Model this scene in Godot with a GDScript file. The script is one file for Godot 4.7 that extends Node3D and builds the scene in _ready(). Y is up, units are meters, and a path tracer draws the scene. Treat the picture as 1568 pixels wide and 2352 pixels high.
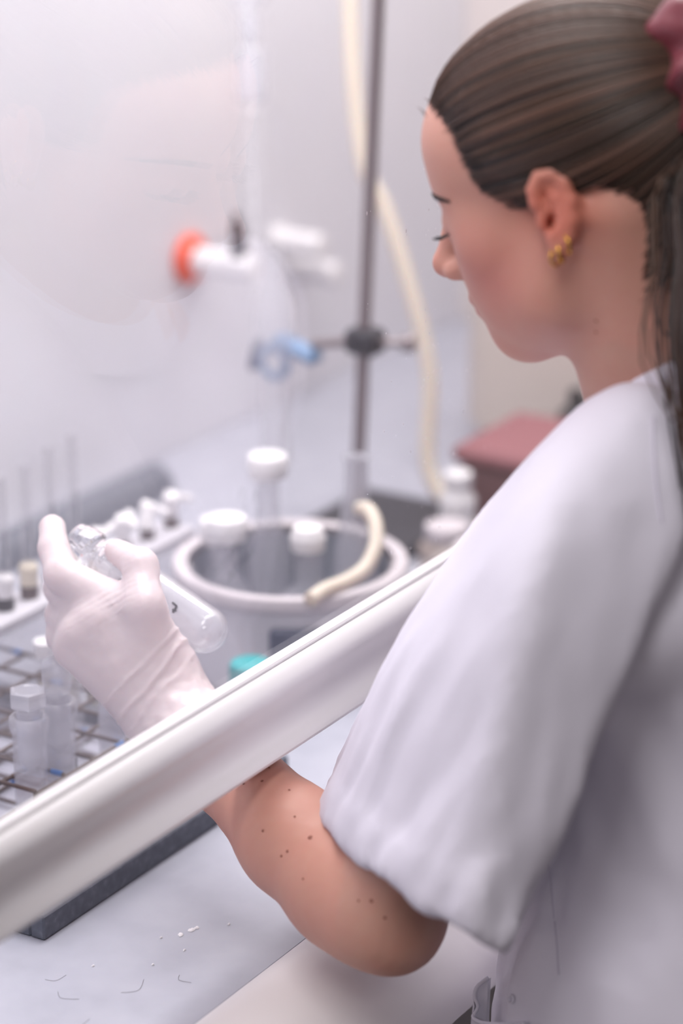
extends Node3D
# A chemist at a fume hood. World: x runs along the sash, -z goes into the hood, y is up. Worktop at y = 0.95.

const B := 0.95
var M := {}
var taken := {}


func _ready() -> void:
	set_view()
	set_lights()
	make_materials()
	build_room()
	build_hood()
	build_person()
	build_rack_and_tubes()
	build_apparatus()
	build_small_things()


# ---------------------------------------------------------------- camera, light, exposure
func set_view() -> void:
	var cam := Camera3D.new()
	cam.name = "camera"
	add_child(cam)
	var lens := CameraAttributesPhysical.new()
	lens.frustum_focal_length = 95.0
	lens.exposure_aperture = 2.8
	lens.frustum_focus_distance = 1.695
	lens.frustum_near = 0.05
	lens.frustum_far = 60.0
	cam.attributes = lens
	cam.keep_aspect = Camera3D.KEEP_HEIGHT
	cam.near = 0.05
	cam.far = 60.0
	cam.fov = rad_to_deg(2.0 * atan(1176.0 / 6200.0))
	cam.position = Vector3(0, B + 0.82, 0.835)
	var pitch := deg_to_rad(19.3)
	var yaw := deg_to_rad(31.4)
	var ahead := Vector3(cos(pitch) * cos(yaw), -sin(pitch), -cos(pitch) * sin(yaw))
	cam.look_at_from_position(cam.position, cam.position + ahead, Vector3.UP)
	cam.current = true
	var env := Environment.new()
	env.background_mode = Environment.BG_COLOR
	env.background_color = Color(0.02, 0.02, 0.022)
	env.tonemap_mode = Environment.TONE_MAPPER_LINEAR
	env.tonemap_exposure = EXPOSURE
	env.sdfgi_enabled = true
	env.ssao_enabled = true
	env.ssil_enabled = true
	var we := WorldEnvironment.new()
	we.name = "environment"
	we.environment = env
	add_child(we)


const EXPOSURE := 1.06
const LIGHT_TINT := Color(1.0, 0.985, 0.985)


func area_light(called: String, at: Vector3, down: Vector3, size: Vector2, energy: float, tint: Color) -> void:
	var l := AreaLight3D.new()
	l.name = called
	add_child(l)
	l.area_size = size
	l.light_energy = energy
	l.light_color = tint
	l.shadow_enabled = true
	l.area_range = 12.0
	l.area_attenuation = 2.0
	var ref := Vector3.RIGHT if absf(down.y) > 0.9 else Vector3.UP
	l.look_at_from_position(at, at + down, ref)


func set_lights() -> void:
	# lamp in the roof of the hood
	area_light("hood_lamp_light", Vector3(1.85, 2.155, -0.25), Vector3.DOWN, Vector2(0.30, 1.4), 1.9, LIGHT_TINT)
	# two ceiling panels of the room
	area_light("ceiling_panel_light", Vector3(0.15, 2.755, 0.40), Vector3.DOWN, Vector2(0.6, 1.2), 1.9, LIGHT_TINT)
	area_light("ceiling_panel_light_001", Vector3(-0.9, 2.755, 1.6), Vector3.DOWN, Vector2(0.6, 1.2), 1.6, LIGHT_TINT)


# ---------------------------------------------------------------- helpers
func numbered(called: String) -> String:
	var n: int = taken.get(called, 0)
	taken[called] = n + 1
	return called if n == 0 else "%s_%03d" % [called, n]


func thing(called: String, label: String, category: String, at := Vector3.ZERO, group := "") -> Node3D:
	var o := Node3D.new()
	o.name = numbered(called)
	add_child(o)
	o.position = at
	tag(o, label, category, group)
	return o


func tag(o: Node, label: String, category: String, group := "") -> void:
	o.set_meta("label", label)
	o.set_meta("category", category)
	if group:
		o.set_meta("group", group)


func obj(called: String, mesh: Mesh, m: Material, parent: Node = self, at := Vector3.ZERO) -> MeshInstance3D:
	var o := MeshInstance3D.new()
	o.name = numbered(called) if parent == self else called
	o.mesh = mesh
	o.material_override = m
	parent.add_child(o, true)
	o.position = at
	return o


func struct(called: String, mesh: Mesh, m: Material, at := Vector3.ZERO, parent: Node = self) -> MeshInstance3D:
	var o := obj(called, mesh, m, parent, at)
	if parent == self:
		o.set_meta("kind", "structure")
	return o


# a mesh under construction: shared vertices, explicit normals
class Build:
	var v := PackedVector3Array()
	var n := PackedVector3Array()
	var c := PackedColorArray()
	var uv := PackedVector2Array()
	var idx := PackedInt32Array()

	func add(p: Vector3) -> int:
		v.append(p)
		return v.size() - 1

	func tri(i: int, j: int, k: int) -> void:
		idx.append(i)
		idx.append(j)
		idx.append(k)

	# counter-clockwise seen from outside
	func quad(i: int, j: int, k: int, l: int) -> void:
		tri(i, k, j)
		tri(i, l, k)

	func smooth() -> void:
		n.resize(v.size())
		n.fill(Vector3.ZERO)
		for t in range(0, idx.size(), 3):
			var i := idx[t]
			var j := idx[t + 1]
			var k := idx[t + 2]
			var g := (v[k] - v[i]).cross(v[j] - v[i])
			n[i] += g
			n[j] += g
			n[k] += g
		for i in n.size():
			n[i] = n[i].normalized()

	func flat() -> void:
		var w := PackedVector3Array()
		var u := PackedVector2Array()
		var q := PackedColorArray()
		for i in idx:
			w.append(v[i])
			if uv.size():
				u.append(uv[i])
			if c.size():
				q.append(c[i])
		v = w
		uv = u
		c = q
		for i in idx.size():
			idx[i] = i
		smooth()

	func mesh() -> ArrayMesh:
		if n.size() != v.size():
			smooth()
		var a := []
		a.resize(Mesh.ARRAY_MAX)
		a[Mesh.ARRAY_VERTEX] = v
		a[Mesh.ARRAY_NORMAL] = n
		a[Mesh.ARRAY_INDEX] = idx
		if c.size() == v.size():
			a[Mesh.ARRAY_COLOR] = c
		if uv.size() == v.size():
			a[Mesh.ARRAY_TEX_UV] = uv
		var m := ArrayMesh.new()
		m.add_surface_from_arrays(Mesh.PRIMITIVE_TRIANGLES, a)
		return m


# box with bevelled edges, centred at its middle
func box(size: Vector3, r := 0.003) -> ArrayMesh:
	var b := Build.new()
	r = minf(r, 0.49 * minf(size.x, minf(size.y, size.z)))
	var h := size * 0.5
	var g := h - Vector3(r, r, r)
	var id := {}
	for sx in [-1, 1]:
		for sy in [-1, 1]:
			for sz in [-1, 1]:
				var s := Vector3(sx, sy, sz)
				id[[sx, sy, sz, 0]] = b.add(Vector3(h.x, g.y, g.z) * s)
				id[[sx, sy, sz, 1]] = b.add(Vector3(g.x, h.y, g.z) * s)
				id[[sx, sy, sz, 2]] = b.add(Vector3(g.x, g.y, h.z) * s)
	var quads := []
	for s in [-1, 1]:
		quads.append([[s, -1, -1, 0], [s, 1, -1, 0], [s, 1, 1, 0], [s, -1, 1, 0]])
		quads.append([[-1, s, -1, 1], [-1, s, 1, 1], [1, s, 1, 1], [1, s, -1, 1]])
		quads.append([[-1, -1, s, 2], [1, -1, s, 2], [1, 1, s, 2], [-1, 1, s, 2]])
		for t in [-1, 1]:
			quads.append([[s, t, -1, 0], [s, t, 1, 0], [s, t, 1, 1], [s, t, -1, 1]])
			quads.append([[s, -1, t, 0], [s, 1, t, 0], [s, 1, t, 2], [s, -1, t, 2]])
			quads.append([[-1, s, t, 1], [1, s, t, 1], [1, s, t, 2], [-1, s, t, 2]])
	for q in quads:
		out_quad(b, id[q[0]], id[q[1]], id[q[2]], id[q[3]])
	for sx in [-1, 1]:
		for sy in [-1, 1]:
			for sz in [-1, 1]:
				out_tri(b, id[[sx, sy, sz, 0]], id[[sx, sy, sz, 1]], id[[sx, sy, sz, 2]])
	b.flat()
	return b.mesh()


func out_tri(b: Build, i: int, j: int, k: int) -> void:
	var g := (b.v[j] - b.v[i]).cross(b.v[k] - b.v[i])
	if g.dot(b.v[i] + b.v[j] + b.v[k]) > 0:
		b.tri(i, k, j)
	else:
		b.tri(i, j, k)


func out_quad(b: Build, i: int, j: int, k: int, l: int) -> void:
	out_tri(b, i, j, k)
	out_tri(b, i, k, l)


# profile [(radius, height)...] turned round the y axis; listed from the bottom outside upwards
func lathe(prof: Array, seg := 40) -> ArrayMesh:
	var b := Build.new()
	var w := seg
	for q in prof:
		for s in w:
			var a := TAU * s / w
			b.add(Vector3(q[0] * cos(a), q[1], q[0] * sin(a)))
	for i in prof.size() - 1:
		for s in w:
			var t := (s + 1) % w
			b.quad(i * w + s, (i + 1) * w + s, (i + 1) * w + t, i * w + t)
	return b.mesh()


# round corners of a profile so that smooth normals stay tight at edges
func crisp(prof: Array, e := 0.0006) -> Array:
	var out := []
	for i in prof.size():
		var q := Vector2(prof[i][0], prof[i][1])
		if i > 0:
			var p := Vector2(prof[i - 1][0], prof[i - 1][1])
			var l := p.distance_to(q)
			if l > 2.5 * e:
				var m := q.lerp(p, e / l)
				out.append([m.x, m.y])
		out.append([q.x, q.y])
		if i < prof.size() - 1:
			var p := Vector2(prof[i + 1][0], prof[i + 1][1])
			var l := p.distance_to(q)
			if l > 2.5 * e:
				var m := q.lerp(p, e / l)
				out.append([m.x, m.y])
	return out


# tube through points; radius a number or one per point
func tube(pts: Array, radius, seg := 10, caps := true, into: Build = null) -> Build:
	var b: Build = into if into else Build.new()
	var first := b.v.size()
	var side := Vector3.ZERO
	for i in pts.size():
		var p: Vector3 = pts[i]
		var q0: Vector3 = pts[maxi(i - 1, 0)]
		var q1: Vector3 = pts[mini(i + 1, pts.size() - 1)]
		var d := (q1 - q0).normalized()
		if side == Vector3.ZERO:
			side = d.cross(Vector3.UP if absf(d.y) < 0.9 else Vector3.RIGHT).normalized()
		side = (side - d * side.dot(d)).normalized()
		var up := side.cross(d)
		var r: float = radius[i] if radius is Array or radius is PackedFloat32Array else radius
		for s in seg:
			var a := TAU * s / seg
			b.add(p + (side * cos(a) + up * sin(a)) * r)
	for i in pts.size() - 1:
		for s in seg:
			var t := (s + 1) % seg
			b.quad(first + i * seg + s, first + (i + 1) * seg + s, first + (i + 1) * seg + t, first + i * seg + t)
	if caps:
		var c0 := b.add(pts[0])
		var c1 := b.add(pts[pts.size() - 1])
		var last := first + (pts.size() - 1) * seg
		for s in seg:
			var t := (s + 1) % seg
			b.tri(c0, first + t, first + s)
			b.tri(c1, last + s, last + t)
	return b


func curve(pts: Array, n: int) -> Array:
	var c := Curve3D.new()
	for i in pts.size():
		var a: Vector3 = pts[maxi(i - 1, 0)]
		var z: Vector3 = pts[mini(i + 1, pts.size() - 1)]
		var t := (z - a) / 6.0
		c.add_point(pts[i], -t, t)
	var out := []
	var l := c.get_baked_length()
	for i in n:
		out.append(c.sample_baked(l * i / (n - 1), true))
	return out


# closed outline [(z, y)...] swept along x, centred on x = 0; edges that turn by more than 40 degrees stay hard
func extrude_x(outline: Array, length: float) -> ArrayMesh:
	var b := Build.new()
	var n := outline.size()
	var flat_pts := PackedVector2Array()
	for p in outline:
		flat_pts.append(p)
	if Geometry2D.is_polygon_clockwise(flat_pts):
		flat_pts.reverse()
	var area := 0.0
	for i in n:
		area += flat_pts[i].cross(flat_pts[(i + 1) % n])
	if area < 0:
		flat_pts.reverse()
	var face := []
	for i in n:
		var e := (flat_pts[(i + 1) % n] - flat_pts[i]).normalized()
		face.append(Vector2(e.y, -e.x))
	for i in n:
		var own: Vector2 = face[i]
		for s in 2:
			var other: Vector2 = face[(i + n - 1) % n] if s == 0 else face[(i + 1) % n]
			var q := own if own.dot(other) < 0.766 else (own + other).normalized()
			var p := flat_pts[(i + s) % n]
			for x in [-0.5, 0.5]:
				b.add(Vector3(x * length, p.y, p.x))
				b.n.append(Vector3(0, q.y, q.x))
		b.quad(i * 4, i * 4 + 1, i * 4 + 3, i * 4 + 2)
	var tris := Geometry2D.triangulate_polygon(flat_pts)
	for t in range(0, tris.size(), 3):
		for s in 2:
			var k := []
			for e in 3:
				var p := flat_pts[tris[t + e]]
				k.append(b.add(Vector3((-0.5 + s) * length, p.y, p.x)))
				b.n.append(Vector3(-1 + 2 * s, 0, 0))
			var g: Vector3 = (b.v[k[1]] - b.v[k[0]]).cross(b.v[k[2]] - b.v[k[0]])
			if g.x * (-1 + 2 * s) > 0:
				b.tri(k[0], k[2], k[1])
			else:
				b.tri(k[0], k[1], k[2])
	return b.mesh()


func join(parts: Array) -> ArrayMesh:
	var st := SurfaceTool.new()
	st.begin(Mesh.PRIMITIVE_TRIANGLES)
	for p in parts:
		st.append_from(p[0], 0, p[1] if p.size() > 1 else Transform3D())
	return st.commit()


func moved(v: Vector3) -> Transform3D:
	return Transform3D(Basis(), v)


# a transform whose y axis points along d
func along(d: Vector3, at: Vector3) -> Transform3D:
	var y := d.normalized()
	var x := y.cross(Vector3(0.3, 0.1, 0.9)).normalized()
	return Transform3D(Basis(x, y, x.cross(y)), at)


# ---------------------------------------------------------------- smooth solids: distance fields meshed as surface nets
class Field:
	var kind := PackedInt32Array()
	var a := PackedVector3Array()
	var b := PackedVector3Array()
	var ra := PackedFloat32Array()
	var rb := PackedFloat32Array()
	var k := PackedFloat32Array()
	var inv := PackedFloat32Array()
	var bc := PackedVector3Array()
	var br := PackedFloat32Array()
	var bases := []
	var count := 0

	func _put(t: int, p: Vector3, q: Vector3, r0: float, r1: float, kk: float, c: Vector3, r: float, bas) -> void:
		kind.append(t)
		a.append(p)
		b.append(q)
		ra.append(r0)
		rb.append(r1)
		k.append(kk)
		inv.append(1.0 / maxf((q - p).length_squared(), 1e-12))
		bc.append(c)
		br.append(r)
		bases.append(bas)
		count += 1

	func cone(p: Vector3, q: Vector3, r0: float, r1: float, kk := 0.01) -> void:
		_put(0, p, q - p, r0, r1, kk, (p + q) * 0.5, p.distance_to(q) * 0.5 + maxf(r0, r1), null)
		inv[count - 1] = 1.0 / maxf((q - p).length_squared(), 1e-12)

	func ball(c: Vector3, r: Vector3, kk := 0.01, bas = null) -> void:
		_put(1, c, r, 0, 0, kk, c, maxf(r.x, maxf(r.y, r.z)), bas)

	func dig(c: Vector3, r: Vector3, kk := 0.006, bas = null) -> void:
		_put(2, c, r, 0, 0, kk, c, maxf(r.x, maxf(r.y, r.z)), bas)

	func d(p: Vector3) -> float:
		var best := 1e3
		for i in count:
			var e := p.distance_to(bc[i]) - br[i]
			var kk := k[i]
			var t := kind[i]
			if t == 2:
				if e > kk - best and e > kk:
					continue
			elif e > best + kk:
				continue
			var s: float
			if t == 0:
				var pa := p - a[i]
				var h := clampf(pa.dot(b[i]) * inv[i], 0.0, 1.0)
				s = (pa - b[i] * h).length() - lerpf(ra[i], rb[i], h)
			else:
				var q := p - a[i]
				if bases[i] != null:
					q = bases[i] * q
				var r := b[i]
				var u := q / r
				var k0 := u.length()
				var k1 := (u / r).length()
				s = k0 * (k0 - 1.0) / maxf(k1, 1e-6) if k0 > 1e-4 else -minf(r.x, minf(r.y, r.z))
			if t == 2:
				var m := maxf(kk - absf(best + s), 0.0) / kk
				best = maxf(best, -s) + m * m * kk * 0.25
			else:
				var m := maxf(kk - absf(best - s), 0.0) / kk
				best = minf(best, s) - m * m * kk * 0.25
		return best


# field: Callable(Vector3) -> float. Appends to b.
func net(field: Callable, lo: Vector3, hi: Vector3, h: float, b: Build, slack := 1.25) -> void:
	var vals := {}
	var cells := {}
	var n := 1
	var ext := hi - lo
	while n * h < maxf(ext.x, maxf(ext.y, ext.z)):
		n *= 2
	var lim := Vector3i(ceili(ext.x / h), ceili(ext.y / h), ceili(ext.z / h))
	var stack := [Vector4i(0, 0, 0, n)]
	var leaves := []
	while stack.size():
		var c: Vector4i = stack.pop_back()
		if c.x > lim.x or c.y > lim.y or c.z > lim.z:
			continue
		if c.w == 1:
			leaves.append(c)
			continue
		var half := c.w * 0.5
		var mid := lo + Vector3(c.x + half, c.y + half, c.z + half) * h
		if c.w <= 64 and absf(field.call(mid)) > half * h * 1.7321 * slack:
			continue
		var w := c.w / 2
		for i in 8:
			stack.append(Vector4i(c.x + (i & 1) * w, c.y + ((i >> 1) & 1) * w, c.z + ((i >> 2) & 1) * w, w))
	for c: Vector4i in leaves:
		var val := PackedFloat32Array()
		val.resize(8)
		var neg := 0
		for i in 8:
			var x := c.x + (i & 1)
			var y := c.y + ((i >> 1) & 1)
			var z := c.z + ((i >> 2) & 1)
			var key := x | (y << 12) | (z << 24)
			var f = vals.get(key)
			if f == null:
				f = field.call(lo + Vector3(x, y, z) * h)
				vals[key] = f
			val[i] = f
			if f < 0.0:
				neg += 1
		if neg == 0 or neg == 8:
			continue
		var sum := Vector3.ZERO
		var m := 0
		for e in 12:
			var i: int = EDGE_A[e]
			var j: int = EDGE_B[e]
			if (val[i] < 0.0) != (val[j] < 0.0):
				var t := val[i] / (val[i] - val[j])
				var p := Vector3(i & 1, (i >> 1) & 1, (i >> 2) & 1)
				var q := Vector3(j & 1, (j >> 1) & 1, (j >> 2) & 1)
				sum += p.lerp(q, t)
				m += 1
		cells[c.x | (c.y << 12) | (c.z << 24)] = b.add(lo + (Vector3(c.x, c.y, c.z) + sum / m) * h)
	var step := [1, 1 << 12, 1 << 24]
	for key: int in cells:
		for ax in 3:
			var v0 = vals.get(key)
			var v1 = vals.get(key + step[ax])
			if v0 == null or v1 == null or (v0 < 0.0) == (v1 < 0.0):
				continue
			var s1: int = step[(ax + 1) % 3]
			var s2: int = step[(ax + 2) % 3]
			var c1 = cells.get(key - s1)
			var c2 = cells.get(key - s2)
			var c3 = cells.get(key - s1 - s2)
			if c1 == null or c2 == null or c3 == null:
				continue
			if v0 < 0.0:
				b.quad(cells[key], c1, c3, c2)
			else:
				b.quad(cells[key], c2, c3, c1)


const EDGE_A := [0, 2, 4, 6, 0, 1, 4, 5, 0, 1, 2, 3]
const EDGE_B := [1, 3, 5, 7, 2, 3, 6, 7, 4, 5, 6, 7]


func slope(field: Callable, p: Vector3, e := 0.0008) -> Vector3:
	return Vector3(
		field.call(p + Vector3(e, 0, 0)) - field.call(p - Vector3(e, 0, 0)),
		field.call(p + Vector3(0, e, 0)) - field.call(p - Vector3(0, e, 0)),
		field.call(p + Vector3(0, 0, e)) - field.call(p - Vector3(0, 0, e))).normalized()


# the point of a solid's surface first met from p in direction d
func touch(field: Callable, p: Vector3, d: Vector3) -> Vector3:
	d = d.normalized()
	for i in 60:
		var s: float = field.call(p)
		if absf(s) < 0.0002:
			break
		p += d * clampf(s * 0.9, -0.01, 0.02)
	return p


func smin(p: float, q: float, kk: float) -> float:
	var h := maxf(kk - absf(p - q), 0.0) / kk
	return minf(p, q) - h * h * kk * 0.25


func smax(p: float, q: float, kk: float) -> float:
	return -smin(-p, -q, kk)


# ---------------------------------------------------------------- materials
func mat(called: String, color: Color, rough := 0.6, metal := 0.0) -> StandardMaterial3D:
	var m := StandardMaterial3D.new()
	m.resource_name = called
	m.albedo_color = color
	m.roughness = rough
	m.metallic = metal
	M[called] = m
	return m


func clear(called: String, color: Color, alpha: float, rough := 0.03) -> StandardMaterial3D:
	var m := mat(called, color, rough)
	m.transparency = BaseMaterial3D.TRANSPARENCY_ALPHA
	m.albedo_color.a = alpha
	return m


func noise_texture(freq: float, ramp: Array, seed_no: int, size := 512, kind := FastNoiseLite.TYPE_SIMPLEX_SMOOTH) -> NoiseTexture2D:
	var n := FastNoiseLite.new()
	n.seed = seed_no
	n.noise_type = kind
	n.frequency = freq
	n.fractal_octaves = 4
	var t := NoiseTexture2D.new()
	t.width = size
	t.height = size
	t.seamless = true
	t.noise = n
	var g := Gradient.new()
	g.offsets = PackedFloat32Array()
	g.colors = PackedColorArray()
	var offs := PackedFloat32Array()
	var cols := PackedColorArray()
	for r in ramp:
		offs.append(r[0])
		cols.append(r[1])
	g.offsets = offs
	g.colors = cols
	t.color_ramp = g
	return t


func bump_texture(freq: float, seed_no: int, strength := 4.0, size := 512) -> NoiseTexture2D:
	var n := FastNoiseLite.new()
	n.seed = seed_no
	n.frequency = freq
	n.fractal_octaves = 3
	var t := NoiseTexture2D.new()
	t.width = size
	t.height = size
	t.seamless = true
	t.as_normal_map = true
	t.bump_strength = strength
	t.noise = n
	return t


func mottled(m: StandardMaterial3D, tex: Texture2D, scale: float) -> void:
	m.albedo_texture = tex
	m.uv1_triplanar = true
	m.uv1_world_triplanar = true
	m.uv1_scale = Vector3.ONE * scale


func make_materials() -> void:
	var m: StandardMaterial3D
	m = mat("hood_wall", Color(1, 1, 1), 0.5)
	mottled(m, noise_texture(0.006, [[0.0, Color(0.845, 0.842, 0.872)], [1.0, Color(0.87, 0.867, 0.89)]], 3), 0.8)
	m = mat("side_wall", Color(1, 1, 1), 0.5)
	mottled(m, noise_texture(0.006, [[0.0, Color(0.86, 0.825, 0.815)], [1.0, Color(0.885, 0.85, 0.84)]], 4), 0.8)
	mat("white_paint", Color(0.86, 0.85, 0.855), 0.38)
	mat("room_wall", Color(0.83, 0.80, 0.80), 0.9)
	mat("ceiling", Color(0.88, 0.87, 0.87), 0.9)
	mat("floor", Color(0.40, 0.38, 0.39), 0.5)
	m = mat("worktop", Color(1, 1, 1), 0.32)
	mottled(m, noise_texture(0.012, [[0.0, Color(0.64, 0.645, 0.69)], [0.55, Color(0.67, 0.675, 0.72)], [1.0, Color(0.69, 0.695, 0.735)]], 5, 1024), 1.5)
	mat("sill", Color(0.93, 0.91, 0.915), 0.3)
	mat("sash_paint", Color(0.94, 0.93, 0.935), 0.3)
	mat("gasket", Color(0.8, 0.8, 0.81), 0.5)
	clear("sash_glass", Color(0.95, 0.93, 0.95), 0.015, 0.0)
	mat("dark", Color(0.05, 0.05, 0.055), 0.7)
	m = mat("slate", Color(1, 1, 1), 0.55)
	mottled(m, noise_texture(0.03, [[0.0, Color(0.32, 0.335, 0.375)], [0.6, Color(0.37, 0.385, 0.43)], [0.82, Color(0.42, 0.43, 0.47)], [1.0, Color(0.52, 0.52, 0.55)]], 7), 6.0)
	m = mat("tray_floor", Color(1, 1, 1), 0.45)
	mottled(m, noise_texture(0.02, [[0.0, Color(0.60, 0.60, 0.66)], [1.0, Color(0.72, 0.72, 0.77)]], 8), 4.0)
	m = mat("lamp_glow", Color(1, 1, 1), 0.5)
	m.emission_enabled = true
	m.emission = LIGHT_TINT
	m.emission_energy_multiplier = 1.0
	# person
	m = mat("skin", Color(1, 1, 1), 0.48)
	m.vertex_color_use_as_albedo = true
	m.subsurf_scatter_enabled = true
	m.subsurf_scatter_strength = 0.12
	m = mat("mole", Color(0.56, 0.35, 0.29), 0.6)
	m = mat("coat", Color(0.865, 0.85, 0.90), 0.85)
	m.normal_enabled = true
	m.normal_texture = bump_texture(0.35, 21, 3.0, 512)
	m.normal_scale = 0.25
	m.uv1_triplanar = true
	m.uv1_scale = Vector3.ONE * 22.0
	m = mat("coat_thread", Color(0.79, 0.77, 0.83), 0.9)
	m = mat("glove", Color(0.82, 0.762, 0.77), 0.40)
	m.subsurf_scatter_enabled = true
	m.subsurf_scatter_strength = 0.15
	m = mat("hair", Color(1, 1, 1), 0.42)
	m.vertex_color_use_as_albedo = true
	m = mat("hair_base", Color(0.14, 0.10, 0.085), 0.6)
	m = mat("scrunchie", Color(0.44, 0.17, 0.215), 0.38)
	m.rim_enabled = true
	m.rim = 0.4
	mat("gold", Color(0.86, 0.66, 0.30), 0.25, 1.0)
	mat("lash", Color(0.07, 0.05, 0.05), 0.6)
	mat("brow", Color(0.16, 0.11, 0.10), 0.7)
	mat("stray", Color(0.34, 0.30, 0.30), 0.7)
	mat("trousers", Color(0.06, 0.06, 0.075), 0.85)
	mat("shoe", Color(0.75, 0.74, 0.74), 0.6)
	mat("print", Color(0.22, 0.22, 0.27), 0.7)
	# glass and lab things
	clear("tube_glass", Color(0.93, 0.93, 0.95), 0.10, 0.04)
	clear("frosted_glass", Color(0.86, 0.86, 0.90), 0.26, 0.20)
	clear("milky_glass", Color(0.84, 0.84, 0.88), 0.36, 0.20)
	m = mat("solid_glass", Color(0.97, 0.97, 0.98, 0.04), 0.06)
	m.refraction_enabled = true
	m.refraction_scale = 0.05
	clear("thin_glass", Color(0.9, 0.9, 0.93), 0.06, 0.02)
	clear("dish_glass", Color(0.80, 0.81, 0.84), 0.20, 0.06)
	mat("steel", Color(0.56, 0.52, 0.53), 0.38, 0.5)
	mat("wire", Color(0.36, 0.31, 0.30), 0.45, 0.6)
	mat("wire_blue", Color(0.16, 0.42, 0.70), 0.5)
	mat("iron", Color(0.22, 0.22, 0.25), 0.5, 0.3)
	mat("clamp_blue", Color(0.42, 0.54, 0.68), 0.5)
	mat("ink", Color(0.06, 0.06, 0.10), 0.6)
	mat("white_plastic", Color(0.90, 0.89, 0.90), 0.45)
	mat("cream", Color(0.84, 0.80, 0.73), 0.55)
	mat("brown", Color(0.25, 0.16, 0.13), 0.5)
	mat("black_plastic", Color(0.13, 0.13, 0.15), 0.5)
	m = mat("hose", Color(0.855, 0.815, 0.76), 0.45)
	m.subsurf_scatter_enabled = true
	m.subsurf_scatter_strength = 0.2
	mat("orange", Color(0.92, 0.35, 0.24), 0.45)
	mat("teal", Color(0.05, 0.60, 0.62), 0.45)
	mat("maroon", Color(0.56, 0.36, 0.38), 0.7)
	mat("bath_grey", Color(0.52, 0.54, 0.58), 0.4, 0.2)
	mat("blue_grey", Color(0.34, 0.36, 0.44), 0.5)
	mat("taupe", Color(0.62, 0.57, 0.55), 0.6)
	mat("bath_body", Color(0.78, 0.77, 0.80), 0.45)
	clear("column_glass", Color(0.62, 0.62, 0.66), 0.05, 0.03)
	mat("taupe_light", Color(0.80, 0.77, 0.79), 0.5)
	mat("maroon_dark", Color(0.42, 0.29, 0.30), 0.65)
	mat("beige", Color(0.83, 0.785, 0.75), 0.6)
	clear("frosted_pale", Color(0.92, 0.92, 0.94), 0.25, 0.2)
	mat("dust", Color(0.93, 0.92, 0.93), 0.9)


# ---------------------------------------------------------------- room and hood
func build_room() -> void:
	# room 6.6 x 4.6 m, 2.8 m high; the hood stands against its back wall
	struct("floor", box(Vector3(6.9, 0.1, 5.1), 0.001), M.floor, Vector3(0.7, -0.05, 1.5))
	struct("ceiling", box(Vector3(6.9, 0.1, 5.1), 0.001), M.ceiling, Vector3(0.7, 2.85, 1.5))
	struct("wall_back", box(Vector3(6.9, 2.8, 0.1), 0.001), M.room_wall, Vector3(0.7, 1.4, -0.95))
	struct("wall_front", box(Vector3(6.9, 2.8, 0.1), 0.001), M.room_wall, Vector3(0.7, 1.4, 3.95))
	struct("wall_left", box(Vector3(0.1, 2.8, 4.8), 0.001), M.room_wall, Vector3(-2.65, 1.4, 1.5))
	struct("wall_right", box(Vector3(0.1, 2.8, 4.8), 0.001), M.room_wall, Vector3(4.05, 1.4, 1.5))
	for a in [[Vector3(0.15, 2.79, 0.40), "white ceiling light panel above the front of the hood"], [Vector3(-0.9, 2.79, 1.6), "white ceiling light panel over the open room"]]:
		var t := thing("ceiling_light", a[1], "lamp", a[0], "ceiling light panels")
		obj("housing", box(Vector3(1.24, 0.05, 0.64), 0.004), M.white_paint, t, Vector3(0, -0.0, 0))
		obj("diffuser_lamp", box(Vector3(1.2, 0.006, 0.6), 0.001), M.lamp_glow, t, Vector3(0, -0.027, 0))


const HX0 := 0.86
const HX1 := 2.65
const HZ := -0.62


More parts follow.
